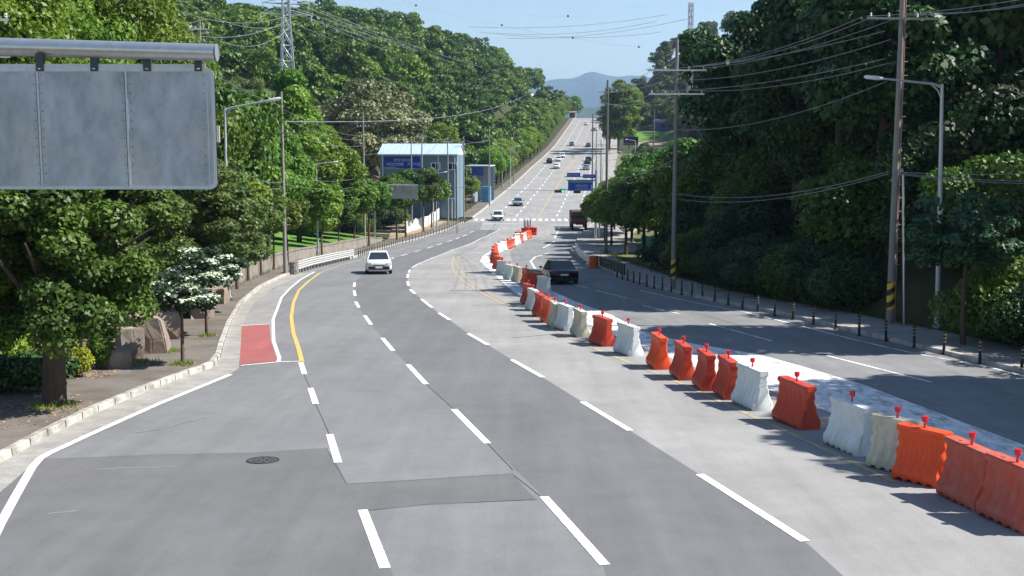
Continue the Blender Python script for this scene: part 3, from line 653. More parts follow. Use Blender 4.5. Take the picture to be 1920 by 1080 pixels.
# shaded bushes along the right wood edge and left bank
k = 0
for y in np.arange(34, 100, 2.6):
    x = float(RX(y)) + rnd.uniform(.9, 2.2) + (2.6 if 42 < y < 53 else 0); s = rnd.uniform(.8,1.2)
    tree(rnd.choice('uv'), x, float(y), s, 'dark low bush in the shaded edge of the right wood', 'bushes along the edge of the right wood', cat='bush')
for y in np.arange(44, 70, 2.4):
    x = float(WX(y)) - rnd.uniform(1.5, 4); s = rnd.uniform(.7,1.0)
    tree('u', x, float(y), s, 'green bush behind the boulders on the left bank', 'bushes on the left bank', cat='bush')
for i in range(46):
    y = rnd.uniform(96, 175); x = float(WX(y)) - rnd.uniform(7, 22); s = rnd.uniform(.7,1.3)
    tree(rnd.choice('uuv'), x, y, s, 'green bush at the foot of the left hillside', 'bushes at the foot of the left hillside', cat='bush')
for i in range(24):
    y = rnd.uniform(250, 385); x = float(RX(y)) + rnd.uniform(2, 26)
    tree(rnd.choice('uv'), x, y, 1.3, 'green bush at the edge of the farm field', 'bushes around the farm field', cat='bush')
for i, (xp, yp, s) in enumerate([(722,440,1.0),(735,432,1.3),(752,428,1.4),(770,424,1.2),(700,446,.9),(712,430,1.3),(742,418,1.5),(765,412,1.4)]):
    g = G(xp, yp); tree('uvvu'[i % 4], g.x - 3.5, g.y + 2, s, 'dense bush in front of the blue grey building, %s of the clump' % ORD[i], 'bushes in front of the building', cat='bush')
# --- individual near plants
def near(o, xp, yp, rz=0): g = G(xp, yp); o.location = (g.x, g.y, float(zr(g.y)) + .15); o.rotation_euler = (0,0,rz); return o
rs = np.random.RandomState(40)
BB = []
for _ in range(120):
    a = rs.uniform(0, 6.283); q = math.sqrt(rs.uniform(0,1)); z = rs.uniform(0, 1); R_ = 2.35*(1 - .5*z**2)
    BB.append((q*R_*math.cos(a)*1.0, q*R_*math.sin(a)*.9, 1.7 + z*4.6 + (1-q)*.4, .55, .55, .40))
big = make_tree('broadleaf_tree', 'big dark trunked leafy tree in the left foreground below the overhead sign', 'tree', None, 31, 5.6, 3, 2.2, 4.2, 0, 0, 78000, .075, M['leaf_vivid'], M['barkd'], .26, blobs=BB, up=.45, limbs=12, bend=.5, inner=.35)
near(big, 103, 770)
big.location.x -= 0.0
BB2 = []
for _ in range(110):
    a = rs.uniform(0, 6.283); q = math.sqrt(rs.uniform(0,1)); z = rs.uniform(0, 1); R_ = 3.2*(1 - .5*z**2)
    BB2.append((q*R_*math.cos(a), q*R_*math.sin(a), 2.0 + z*4.6, .62, .62, .32))
def mk2(name, label, seed, xp, yp, dx, dy, s, leaf, n=44000):
    o = make_tree(name, label, 'tree', None, seed, 5.4, 3, 2.2, 4.2, 0, 0, n, .092, leaf, M['barkd'], .16, blobs=BB2, up=.8, limbs=9, inner=.3)
    near(o, xp, yp, seed*1.3); o.location.x += dx; o.location.y += dy; o.scale = (s, s, s); return o
mk2('broadleaf_tree', 'dense dark green tree between the big foreground tree and the white blossoming one', 33, 300, 640, -2.5, 3, 1.0, M['leaf_vivid'])
mk2('broadleaf_tree', 'leafy tree with pale speckled leaves above the white blossoming tree', 34, 400, 610, -2.0, 4, 1.0, M['leaf_olive'])
mk2('broadleaf_tree', 'bright leafy tree at the far left edge behind the hedge', 35, 30, 700, -3.0, 3, .9, M['leaf_bright'])
mk2('broadleaf_tree', 'dark leafy tree behind the hedge left of the big trunk', 37, 150, 660, -3.6, 4, 1.0, M['leaf'])
mk2('broadleaf_tree', 'leafy tree beside the first lamp post on the left pavement', 36, 420, 570, -.8, 2, .95, M['leaf_vivid'], 22000)
mk2('broadleaf_tree', 'sunlit tree hiding the start of the retaining wall', 38, 470, 545, -3.2, 3, .9, M['leaf_olive'], 20000)
# white flowering dogwoods
def petals(rs, B, root):
    Bt = [(b[0], b[1], b[2] + b[5]*.55, b[3]*1.05, b[4]*1.05, .11) for b in B if rs.rand() < .35 + .5*(b[0] > 0)]; V, Q, t = leaves(rs, Bt, 1500, .055, 1.5, .35, aspect=.85); link(raw_mesh('blossom', V, Q, M['petal'], False, t), 'blossom', root)
BB3 = []
for _ in range(46):
    a = rs.uniform(0, 6.283); q = math.sqrt(rs.uniform(0,1)); z = rs.uniform(0, 1)
    BB3.append((q*1.15*math.cos(a), q*1.15*math.sin(a), 1.75 + z*1.2*(1-.3*q), .34, .34, .13))
dw = make_tree('dogwood_tree', 'small dogwood with white blossom on the left pavement, slim bare trunk in the paving', 'tree', 'white flowering dogwoods', 41, 2.5, 1.1, .7, 2.2, 0, 0, 8000, .07, M['leaf_dullgreen'], M['bark'], .055, blobs=BB3, up=1.2, limbs=8, extra=petals, bend=.1)
near(dw, 343, 692)
d2 = copy_tree(dw); near(d2, 388, 636, 2.0); d2.scale = (1.1,1.1,1.15); d2['label'] = 'second white blossoming dogwood, just behind and right of the first'
d3 = make_tree('dogwood_tree', 'dark spreading small tree in the shade in front of the right lamp post', 'tree', None, 43, 5.0, 1.9, 1.4, 4.3, 0, 0, 9000, .095, M['leaf_dullgreen'], M['barkd'], .09, blobs=[(b[0]*1.45, b[1]*1.45, 2.9 + (b[2]-1.75)*2.2, .5, .5, .26) for b in BB3], up=1.2, limbs=8)
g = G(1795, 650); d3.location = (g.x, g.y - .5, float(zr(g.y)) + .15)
# shrubs and hedge
def shrub(name, label, xp, yp, w_, h_, leaf, n, seed, dep=None, size=.05, dx=0):
    rs = np.random.RandomState(seed); B = [(rs.uniform(-.6,.6)*w_/2, rs.uniform(-.6,.6)*(dep or w_)/2, h_*rs.uniform(.3,.75), w_*.24, (dep or w_)*.24, h_*.24) for _ in range(26)]
    V, Q, t = leaves(rs, B, n, size, .5, .2); root = empty(name, label=label, cat='shrub'); link(raw_mesh('foliage', V, Q, leaf, False, t), 'foliage', root)
    st = MB()
    for k in range(5): st.tube([(rs.uniform(-.1,.1), rs.uniform(-.1,.1), -.1), (rs.uniform(-.3,.3)*w_/2, rs.uniform(-.3,.3)*w_/2, h_*.7)], [.02, .008], 5)
    st.build('stem', M['barkd'], root); g = G(xp, yp); root.location = (g.x + dx, g.y, float(zr(g.y)) + .15); return root
shrub('round_shrub', 'rounded golden yellow shrub right of the big trunk', 150, 716, .80, .95, M['leaf_yellow'], 5000, 51)
shrub('round_shrub', 'green and yellow shrub between the golden shrub and the boulders', 188, 700, .8, 1.05, M['leaf_bright'], 5000, 52)
shrub('low_hedge', 'dark clipped hedge left of the big foreground trunk', 20, 745, 3.2, 1.1, M['leaf_deep'], 16000, 53, dep=1.6, size=.07)
shrub('bright_bush', 'bright green bush lying over the top of the boulders', 268, 640, 1.6, 1.5, M['leaf_bright'], 9000, 54, size=.08, dx=-.9)
shrub('bright_bush', 'yellow green bush in the sun at the left edge', 40, 690, 3.0, 1.5, M['leaf_bright'], 12000, 55, size=.08, dx=-1.2)
# ground litter at tree feet
def litter(name, spots_, n, seed):
    rs = np.random.RandomState(seed); V = []; Q = []; t = []
    for (xp, yp, r_, nn_) in spots_:
        g = G(xp, yp)
        for _ in range(nn_):
            a = rs.uniform(0,6.28); q = r_*math.sqrt(rs.rand()); c = Vector((g.x + q*math.cos(a), g.y + q*math.sin(a)*1.3, float(zr(g.y + q*math.sin(a)*1.3)) + .157 + rs.uniform(0,.012))); u = Vector((math.cos(a*7), math.sin(a*7), rs.uniform(-.3,.3)))*.045; v_ = Vector((-u.y, u.x, rs.uniform(-.02,.02)))*.6
            k = len(V); V += [c-u, c+v_, c+u, c-v_]; Q.append((k,k+1,k+2,k+3)); t.append(rs.rand())
    return link(raw_mesh(name, [tuple(p) for p in V], Q, leafmat('dry_leaf', (.16,.09,.04), (.42,.30,.16), trans=0), False, t), name)
tag(litter('leaf_litter', [(60,760,1.1,260),(170,712,.7,220),(240,690,.7,200),(103,775,.8,160),(343,693,.4,90),(388,637,.4,60),(30,790,1.4,200)], 0, 60), 'dry brown fallen leaves scattered on the pavement under the trees', 'fallen leaves', kind='stuff')
def tufts(name, spots_, seed, h=.12, leafm=None):
    rs = np.random.RandomState(seed); V = []; Q = []; t = []
    for (P, r_, nn_) in spots_:
        for _ in range(nn_):
            a = rs.uniform(0,6.28); q = r_*math.sqrt(rs.rand()); x, y_ = P.x + q*math.cos(a), P.y + q*math.sin(a); z = P.z - .02; hh = h*rs.uniform(.5,1.4); a2 = rs.uniform(0,3.14); u = Vector((math.cos(a2), math.sin(a2), 0))*.012; tp = Vector((rs.uniform(-.5,.5)*hh, rs.uniform(-.5,.5)*hh, hh))
            k = len(V); c = Vector((x, y_, z)); V += [c-u, c+u, c+tp+u*.2, c+tp-u*.2]; Q.append((k,k+1,k+2,k+3)); t.append(rs.rand())
    return link(raw_mesh(name, [tuple(p) for p in V], Q, leafm or M['leaf_bright'], False, t), name)
def gp(x, y): g = G(x, y); g.z += .16; return g
EW = []
for y_ in np.arange(28, 125, .8):
    x_ = float(min(RX(y_) + .6, XR(y_) + 3.4)) + rnd.uniform(-.25,.5); EW.append((Vector((x_, float(y_), float(zr(y_)) + .12)), .5, 34))
for y_ in np.arange(16, 146, 1.1):
    x_ = float(WX(y_)) + .25; EW.append((Vector((x_, float(y_), float(zr(y_)) + .16)), .3, 10))
tag(tufts('verge_weeds', EW, 62, .22, M['leaf']), 'ragged weeds growing along both pavement edges', 'weeds', kind='stuff')
tag(tufts('weeds', [(gp(343,693), .35, 240), (gp(388,638), .3, 160), (gp(103,775), .55, 200), (gp(260,690), .7, 260), (gp(320,668), .5, 160), (gp(420,566), .3, 80)], 61), 'short weeds growing in the tree pits and along the boulders', 'weeds', kind='stuff')
# boulders
def boulder(xp, yp, d, rz, label, seed, lean=0.0):
    rs = np.random.RandomState(seed); bm = bmesh.new(); bmesh.ops.create_cube(bm, size=1); bmesh.ops.subdivide_edges(bm, edges=bm.edges[:], cuts=1, use_grid_fill=True)
    for v in bm.verts:
        n_ = v.co.normalized()*.62; v.co = v.co*.82 + n_*.18; v.co += Vector(rs.uniform(-.08,.08,3)); v.co.z += .45
        v.co = Vector((v.co.x*d[0] + lean*v.co.z, v.co.y*d[1], v.co.z*d[2]*.82))
    bmesh.ops.bevel(bm, geom=bm.edges[:], offset=.05, segments=2, affect='EDGES'); me = bpy.data.meshes.new('boulder'); bm.to_mesh(me); bm.free(); me.materials.append(M['rock'])
    o = bpy.data.objects.new('boulder', me); COL.objects.link(o); g = G(xp, yp); o.location = (g.x, g.y, float(zr(g.y)) + .1); o.rotation_euler = (0,0,rz); tag(o, label, 'boulder', 'boulders at the back of the left pavement')
boulder(224, 698, (.7,.7,.75), .3, 'small dark boulder beside the green shrub, lowest of the group', 70)
boulder(245, 678, (.75,.8,1.25), .5, 'grey boulder with a dark hollow, second from the left', 71)
boulder(252, 655, (1.0,.9,1.5), 1.0, 'pale flat topped boulder behind the hollowed one', 72)
boulder(292, 668, (.95,1.1,1.55), .2, 'tall leaning brown boulder with a flat sunlit face', 73, lean=-.25)
boulder(315, 640, (1.1,1.4,1.5), .4, 'large reddish boulder farthest back in the group', 74, lean=-.2)
boulder(380, 600, (1.0,2.2,1.1), .2, 'long grey boulder behind the second dogwood', 75)
boulder(408, 572, (1.0,2.4,1.1), .1, 'low grey boulder beside the first lamp post', 76)
# ---------------------------------------------------------------- barriers
def barrier_mesh(mb, L, H=1.0):
    nu, zs = 60, [0,.03,.10,.20,.24,.30,.36,.42,.48,.54,.60,.66,.72,.78,.84,.885,.90,.97,1.0]
    def hw(z):
        P = [(0,.255),(.05,.285),(.2,.28),(.28,.235),(.45,.165),(.62,.13),(.82,.118),(.885,.12),(.90,.148),(.97,.15),(1,.125)]
        return float(np.interp(z, [p[0] for p in P], [p[1] for p in P]))
    def ex(z):     # ends step in and out
        P = [(0,.0),(.19,.0),(.24,-.045),(.42,-.055),(.45,.01),(.54,.01),(.56,-.065),(.66,-.065),(.68,.0),(.77,.0),(.79,-.05),(.87,-.05),(.895,.02),(1,.015)]
        return .7*float(np.interp(z, [p[0] for p in P], [p[1] for p in P]))
    v = []; f = []; nz = len(zs); ring = 2*nz
    ribs = 5 if L > 1.2 else 4
    for i in range(nu+1):
        u = -1 + 2*i/nu
        for side in (1, -1):
            for j in (range(nz) if side == 1 else range(nz-1, -1, -1)):
                z = zs[j]; fl = max(0, math.cos(math.pi*ribs*(u+1)/1 ))**.6 if True else 0
                uu = (u/.84 + 1)/2; fl = min(1.0, max(0.0, math.sin(math.pi*ribs*uu)**2 - .22)*2.2) if 0 < uu < 1 else 0.0
                mid = min(1.0, 2.2*math.sin(math.pi*min(1, max(0, (z-.15)/.71)))) if .15 < z < .86 else 0
                foot = .03*fl if z < .12 else 0
                w_ = hw(z) - .028*fl*mid - foot*0; edge = 1 - max(0, (abs(u)-.94)/.06)*.25
                v.append((u*(L/2 + ex(z)), side*w_*edge, z*H + ((.045*fl if abs(u) < .8 else 0) if j == 0 else (.025*fl if j == 1 else 0))))
    for i in range(nu):
        for k in range(ring): f.append((i*ring+k, i*ring+(k+1)%ring, (i+1)*ring+(k+1)%ring, (i+1)*ring+k))
    f.append(tuple(range(ring))); f.append(tuple(nu*ring + k for k in range(ring-1, -1, -1))); mb.add(v, f)
    mb.lathe([(.05, H), (.045, H+.012)], (L*.25, 0, 0), 10)
BC = {'red': mat('plastic_dark_red', (.52,.058,.028), .45, var=.07, scale=5, var2=(.46,.065,.04), scale2=2),
      'orange': mat('plastic_orange', (.78,.085,.02), .42, var=.07, scale=5),
      'faded': mat('plastic_faded_red', (.50,.085,.05), .5, var=.12, scale=4, var2=(.42,.14,.11), scale2=2),
      'white': mat('plastic_white', (.68,.71,.70), .5, var=.05, scale=4, var2=(.58,.60,.57), scale2=2.5),
      'cream': mat('plastic_cream', (.58,.54,.42), .6, var=.10, scale=4, var2=(.44,.40,.30), scale2=2.5)}
RED_L = mat('beacon_red', (.62,.015,.03), .25, spec=.6); ORB = mat('beacon_base', (.55,.04,.03), .4)
bar_cache = {}
def barrier(X, Y, yaw, col, L, label, beacon=True, s=1.0):
    root = empty('water_barrier', (X, Y, float(zr(Y)) + .012), yaw, label, 'barrier', 'plastic water-filled barriers along the centre of the road')
    kk = (col, L)
    if kk not in bar_cache:
        mb = MB(); barrier_mesh(mb, L); o = mb.build('body', BC[col], root, smooth=True); bar_cache[kk] = o
    else: o = bar_cache[kk].copy(); COL.objects.link(o); o.parent = root
    if beacon:
        if 'bc' not in bar_cache:
            mb = MB(); mb.lathe([(.028,0),(.028,.07),(.018,.09),(.022,.11),(.062,.14),(.072,.20),(.062,.235),(.07,.24),(.07,.252),(.02,.26)], (0,0,0), 12); b = mb.build('warning_light', RED_L, root, smooth=True); bar_cache['bc'] = b
        else: b = bar_cache['bc'].copy(); COL.objects.link(b); b.parent = root
        b.location = (0, 0, 1.0); b.scale = (.85,.85,.85)
    root.scale = (s, s, s); return root
bl = [(1925,998,'faded',1.3,2),(1836,955,'faded',1.25,0),(1742,912,'orange',1.0,26),(1690,888,'cream',1.0,26),(1607,852,'white',1.35,3),(1501,803,'red',1.35,4),(1416,768,'white',1.3,3),(1370,748,'red',1.2,-6),(1328,732,'red',1.2,-8),(1284,712,'red',1.2,-6),(1238,692,'orange',1.2,-5),(1180,667,'white',1.3,8),(1131,649,'red',1.25,8),(1089,632,'cream',1.2,0),(1061,620,'white',1.3,6),(1041,614,'cream',1.2,-4),(1028,605,'orange',1.2,-3),(1013,594,'red',1.2,0),(1000,583,'white',1.2,4),(991,571,'red',1.2,6),
      (1020,553,'white',1.3,16),(1003,543,'red',1.3,30),(987,534,'orange',1.2,4),(970,529,'cream',1.2,10),(956,525,'white',1.2,16),(942,516,'white',1.2,24),(934,505,'orange',1.2,18),(927,494,'red',1.2,6),(924,486,'faded',1.2,-10),(928,479,'orange',1.2,-25),(935,474,'white',1.2,-30),(943,470,'white',1.2,-20),(952,467,'red',1.2,-20),(958,464,'faded',1.2,-30),(963,461,'white',1.2,-20),(969,458,'white',1.2,-20),(975,455,'faded',1.2,-25),(981,452,'white',1.2,-20),(986,449,'faded',1.2,-20),(991,447,'orange',1.2,-20),(972,449,'red',1.2,-30),(969,453,'white',1.2,-20),(985,442,'red',1.3,60),(992,440,'orange',1.3,80),(998,441,'red',1.3,90)]
names = {'red':'dark red','orange':'bright orange','faded':'pinkish faded red','white':'dull white','cream':'cream white'}
for i, (x, y, c, L_, a) in enumerate(bl):
    g = G(x, y); yb = y; j = i
    P0 = G(*bl[max(0, i-1)][:2]); P1 = G(*bl[min(len(bl)-1, i+1)][:2])
    dirx = math.atan2(17.5, -3.5) if i < 20 else math.atan2(P1.y-P0.y, P1.x-P0.x)
    if i >= 20: dirx = math.atan2(14, -2 if i < 31 else 3)
    barrier(g.x, g.y + L_*.35, dirx + R(a), c, L_, '%s plastic water-filled barrier, %s in the row counting from the camera' % (names[c], 'nearest' if i == 0 else ordw(i)), beacon=(i not in (3+100,20,21)) , s=1.0 + .0*i)
# grey post bundle at the far end of the barriers
g = G(991, 437)
mb = MB()
for dx in (-.5,-.1,.3): mb.lathe([(.14,0),(.13,1.6),(.12,1.75)], (dx, 0, 0), 10)
tag(mb.build('marker_post', mat('post_grey', (.42,.40,.40), .7), loc=(g.x, g.y + 1.5, float(zr(g.y + 1.5)))), 'upright grey and pink marker post at the far end of the barrier row', 'post')
# ---------------------------------------------------------------- bollards
def bollard_parts(root, rad=.04, h=.75, base=None, band=None, nb=3):
    mb = MB(); mb.lathe([(rad*1.9,0),(rad*1.7,.03),(rad,.06),(rad,h-.03),(rad*.7,h)], n=8); mb.build('post', base or M['black'], root, smooth=True)
    for k in range(nb):
        b = MB(); b.lathe([(rad*1.06,0),(rad*1.06,.04)], (0,0,h-.12-k*.12), 8); b.build('reflective_band', band or M['bandyellow'], root, smooth=True)
br = [(1915,698),(1837,682),(1769,665),(1714,652),(1661,640),(1611,630),(1567,618),(1525,609),(1487,600),(1452,593),(1421,585),(1392,579),(1365,572),(1340,566),(1317,561),(1297,557),(1278,553),(1259,548),(1242,544),(1226,541),(1213,538),(1199,533),(1188,530),(1177,527),(1167,524),(1157,520)]
proto_b = None
for i, (x, y) in enumerate(br):
    g = G(x, y); root = None
    if proto_b is None: root = empty('bollard', label='x', cat='bollard', group='black bollards along the right road edge'); bollard_parts(root, .05, .78); proto_b = root
    else: root = copy_tree(proto_b)
    root.location = (g.x, g.y, float(zr(g.y)) + .01); root.rotation_euler = (R(rnd.uniform(-2,2)), R(rnd.uniform(-2,2)), 0)
    root['label'] = 'black bollard with yellow bands on the right road edge, %s from the camera' % ordw(i)
proto_b = None
Ya, Yb = G(664,482).y, G(870,418).y; n_b = 46
for i in range(n_b):
    Y = Ya + (Yb - Ya)*i/(n_b-1); 
    if proto_b is None: root = empty('bollard', label='x', cat='bollard', group='slim bollards along the left curve'); bollard_parts(root, .045, .85, M['steel_dark'], mat('band_grey', (.55,.5,.35), .6), 2); proto_b = root
    else: root = copy_tree(proto_b)
    root.location = (float(XL(Y)) + .12, Y, float(zr(Y)) + .012); root['label'] = 'slim dark bollard on the left curve past the guardrail, %s from the camera' % ordw(i)
# ---------------------------------------------------------------- guardrails
def rail(name, pts, label, m, h=.8, post_m=None, double=True, sp=2.0, face=1):
    root = empty(name, pts[0], 0, label, 'guardrail'); o0 = Vector(pts[0]); P = [Vector(p) - o0 for p in pts]
    prof = [(.0,.0),(.05,.05),(.05,.09),(.0,.14),(.0,.18),(.05,.23),(.05,.27),(.0,.32)]
    for lev in ((h-.34,) if not double else (h-.32, h-.66)):
        v = []; f = []
        for i, p in enumerate(P):
            d = (P[min(i+1,len(P)-1)] - P[max(i-1,0)]).normalized(); nrm = Vector((d.y, -d.x, 0))*face
            for (a, b) in prof: v.append(p + nrm*(a+.06) + Vector((0,0,lev + b)))
            for (a, b) in reversed(prof): v.append(p + nrm*(a+.052) + Vector((0,0,lev + b)))
            if i:
                k = 2*len(prof)
                for q in range(k): f.append(((i-1)*k+q, (i-1)*k+(q+1)%k, i*k+(q+1)%k, i*k+q))
        MB().add(v, f).build('rail', m, root)
        if not double: break
    L_ = 0; nxt = 0
    for a, b in zip(P[:-1], P[1:]):
        seg = (b-a).length
        while nxt <= L_ + seg:
            q = a.lerp(b, (nxt - L_)/seg); mb = MB(); mb.box((0,0,h/2-.05), (.11,.11,h+.1)); mb.build('post', post_m or m, root, loc=q); nxt += sp
        L_ += seg
    return root
railw = mat('rail_white', (.46,.46,.44), .55, .2, var=.08, scale=5)
ysg = np.linspace(G(577,514).y, G(656,486).y, 12)
gr = rail('guardrail', [(float(XL(y))+.35, float(y), float(zr(y))+.012) for y in ysg], 'white double beam guardrail on the outside of the left curve', railw, .95, mat('rail_post', (.40,.39,.37), .6), sp=1.3)
mb = MB()
mb.lathe([(.34,0),(.34,.95)], (0,0,0), 14); MBm = mat('checker_end', (.30,.28,.27), .7, var=.5, scale=9, var2=(.1,.09,.09), scale2=7)
mb.build('end_drum', MBm, gr, loc=(-.1, -.6, 0))
rp = [(1150,512),(1132,503),(1110,492),(1090,482),(1078,474),(1072,468)]
rail('guardrail', [tuple(G(*p) + Vector((.5,0,.02))) for p in [(1098,500),(1085,490),(1076,480),(1072,472)]], 'grey guardrail at the corner of the right side road', M['galv'], .8, sp=2.5, face=-1)
rd = rail('metal_railing', [tuple(G(*p) + Vector((.4,0,.02))) for p in [(1160,520),(1145,514),(1130,508),(1116,502)]], 'dark brown railing on the right pavement behind the black car', mat('rail_brown', (.07,.05,.04), .7), .95, sp=1.6, face=-1)
g = G(1106, 503); mb = MB(); mb.lathe([(.42,0),(.42,.1),(.36,.12),(.42,.5),(.42,.54),(.36,.58),(.40,.9),(.36,1.0)], n=16)
tag(mb.build('crash_drum', mat('drum_orange', (.62,.13,.03), .6, var=.15, scale=4), smooth=True, loc=(g.x+.3, g.y, float(zr(g.y))+.01)), 'orange crash cushion drum between guardrail and brown railing on the right', 'drum')
mr_ = empty('median_railing', (float((XL(372)+XR(372))/2), 372, float(zr(372))), 0, 'grey railing on the median halfway up the climbing road', 'railing')
for k in range(9): MB().box((k*.1, k*2.5, .5 + float(zr(372+k*2.5) - zr(372))), (.07,.07,1.0)).build('post', M['steel_dark'], mr_)
for hz_ in (.35,.95): MB().tube([(k*.1, k*2.5, hz_ + float(zr(372+k*2.5) - zr(372))) for k in range(9)], .04, 5).build('rail', M['galv'], mr_)
# manhole
g = G(493, 864); mb = MB(); mb.lathe([(.33,0),(.33,.006)], n=28); root = empty('manhole_cover', (g.x, g.y, float(zr(g.y)) + 2*LV + .001), 0, 'round dark iron manhole cover in the patched asphalt', 'manhole'); root.rotation_euler = (-math.atan(.054), 0, 0)
mb.build('cover', mat('iron_cover', (.10,.10,.10), .6, .4, var=.2, scale=30), root)
mb = MB()
for r_ in (.30,.20,.10):
    for k in range(16):
        a = k*math.pi/8 + r_; 
        if k % 2 == 0 or r_ == .30: mb.box((r_*math.cos(a), r_*math.sin(a), .010), (.02, .085*r_/.3 + .02, .008), a)
mb.build('ring_pattern', mat('iron_ring', (.035,.035,.035), .7), root)
# ---------------------------------------------------------------- vehicles
PAINT = {}
def paint(name, c, metal=.2, rough=.25): 
    if name not in PAINT: PAINT[name] = mat('car_paint_' + name, c, rough, metal, spec=.5)
    return PAINT[name]
plate_m = mat('plate', (.75,.77,.72), .5); lampw = mat('headlight_glass', (.55,.6,.62), .1, .3, spec=.8); lampr = mat('taillight_glass', (.30,.01,.01), .2, spec=.7); plast = mat('black_trim', (.02,.021,.023), .6)
def car(name, label, loc, yaw, pm, kind='sedan', L=4.6, W=1.85, H=1.45, group=None, detail=True, cat='car'):
    """faces local -Y"""
    root = empty(name, loc, yaw, label, cat, group)
    belt = {'sedan':.88,'suv':1.02,'van':1.0,'truck':1.0}[kind]; hood = belt - (.06 if kind != 'suv' else .02); cl = .2 if kind != 'suv' else .24
    y0, y1 = -L/2, L/2
    st = {'sedan': [(y0,.62,.52,.80),(y0+.12,.72,.28,.90),(y0+.5,hood-.06,cl,.98),(y0+1.25,hood+.02,cl,1.0),(y0+1.6,belt,cl,1.0),(y1-1.4,belt+.02,cl,1.0),(y1-.75,belt+.03,cl,1.0),(y1-.25,belt+.05,cl,.97),(y1-.06,belt-.02,.32,.92),(y1,belt-.15,.45,.86)],
          'suv': [(y0,.80,.45,.86),(y0+.1,.95,.28,.94),(y0+.45,hood,cl,.99),(y0+1.1,hood+.03,cl,1.0),(y0+1.5,belt+.02,cl,1.0),(y1-1.0,belt+.04,cl,1.0),(y1-.3,belt+.04,cl,.99),(y1-.05,belt,.3,.94),(y1,belt-.1,.45,.9)]}
    S = st.get(kind, st['suv']); v = []; f = []; n = 10
    for (y, zt, zb, k) in S:
        w_ = W/2*k; zm = zb + (zt-zb)*.55
        v += [(-w_*.90,y,zb),(-w_,y,zb+.12),(-w_,y,zm),(-w_*.96,y,zt-.09),(-w_*.84,y,zt),(w_*.84,y,zt),(w_*.96,y,zt-.09),(w_,y,zm),(w_,y,zb+.12),(w_*.90,y,zb)]
    for i in range(len(S)-1):
        for k in range(n): f.append((i*n+k, i*n+(k+1)%n, (i+1)*n+(k+1)%n, (i+1)*n+k))
    f += [tuple(range(n)), tuple((len(S)-1)*n + k for k in range(n-1,-1,-1))]
    # greenhouse
    if kind == 'sedan': gb0, gt0, gt1, gb1 = y0+1.25, y0+2.0, y1-1.35, y1-.45
    else: gb0, gt0, gt1, gb1 = y0+1.15, y0+1.75, y1-.55, y1-.12
    wb, wt = W/2*.9, W/2*.68; zt = H; zb = belt - .04
    b = len(v); c8 = [(-wb,gb0,zb),(wb,gb0,zb),(wb,gb1,zb),(-wb,gb1,zb),(-wt,gt0,zt-.03),(wt,gt0,zt-.03),(wt,gt1,zt-.03),(-wt,gt1,zt-.03)]
    mid = [(-wt*.9,gt0+.25,zt),(wt*.9,gt0+.25,zt),(wt*.9,gt1-.2,zt),(-wt*.9,gt1-.2,zt)]
    v += c8 + mid; f += [(b,b+1,b+5,b+4),(b+1,b+2,b+6,b+5),(b+2,b+3,b+7,b+6),(b+3,b,b+4,b+7),(b+4,b+5,b+9,b+8),(b+5,b+6,b+10,b+9),(b+6,b+7,b+11,b+10),(b+7,b+4,b+8,b+11),(b+8,b+9,b+10,b+11)]
    body = MB().add(v, f).build('body', pm, root, smooth=True)
    def panel(nm, q, inset, m, off=.008, split=None):
        Q = [Vector(p) for p in q]; c = sum(Q, Vector())/4; nrm = (Q[1]-Q[0]).cross(Q[3]-Q[0]).normalized()
        if nrm.dot(c - Vector((0, (gb0+gb1)/2, zb+.2))) < 0: nrm = -nrm
        Q = [c + (p-c)*inset + nrm*off for p in Q]; mb = MB(); mb.add([*Q, *[p - nrm*.02 for p in Q]], [(0,1,2,3),(7,6,5,4),(0,4,5,1),(1,5,6,2),(2,6,7,3),(3,7,4,0)]); return mb.build(nm, m, root)
    panel('windshield', (c8[0],c8[1],c8[5],c8[4]), .90, M['glass']); panel('rear_window', (c8[2],c8[3],c8[7],c8[6]), .86, M['glass'])
    for q in ((c8[1],c8[2],c8[6],c8[5]), (c8[3],c8[0],c8[4],c8[7])): panel('side_window', q, .84, M['glass'])
    r_ = .33 if kind == 'sedan' else .36
    for sx in (-1,1):
        for yy in (y0+.85, y1-.85):
            mb = MB(); prof = [(r_*.55,-.11),(r_*.96,-.11),(r_,-.07),(r_,.07),(r_*.96,.11),(r_*.55,.11)]
            vv = []; ff = []; N = 16
            for (rr, zz) in prof:
                for k in range(N): a = 2*math.pi*k/N; vv.append((zz, rr*math.cos(a), rr*math.sin(a)))
            for i in range(len(prof)-1):
                for k in range(N): ff.append((i*N+k, i*N+(k+1)%N, (i+1)*N+(k+1)%N, (i+1)*N+k))
            ff += [tuple(range(N)), tuple((len(prof)-1)*N+k for k in range(N))]
            wh = mb.add(vv, ff).build('wheel', M['tyre'], root, loc=(sx*(W/2-.10), yy, r_))
            if detail: MB().tube([(sx*.112,0,0),(sx*.122,0,0)], r_*.55, 12).build('rim', M['rim'], wh)
    if not detail:
        MB().box((0, y0+.02, .5), (W*.72,.06,.14)).build('grille', plast, root); return root
    for sx in (-1,1):
        MB().box((sx*W*.37, y0+.06, .68 if kind=='sedan' else .74), (W*.19,.12,.11 if kind=='sedan' else .16), sx*.22, 0).build('headlight', lampw, root, bevel=.015)
        MB().box((sx*W*.36, y1-.03, belt-.10), (W*.2,.08,.12), -sx*.18).build('taillight', lampr, root, bevel=.01)
        mr = MB(); mr.box((sx*(W/2+.09), gb0+.42, belt+.08), (.2,.12,.14)); mr.build('side_mirror', pm if kind == 'suv' else plast, root, bevel=.02)
    MB().box((0, y0+.03, .42 if kind=='sedan' else .45), (W*.8,.12,.22)).build('front_bumper', plast, root, bevel=.02)
    MB().box((0, y0+.02, .66), (W*.42,.10,.06)).build('grille', plast, root, bevel=.01)
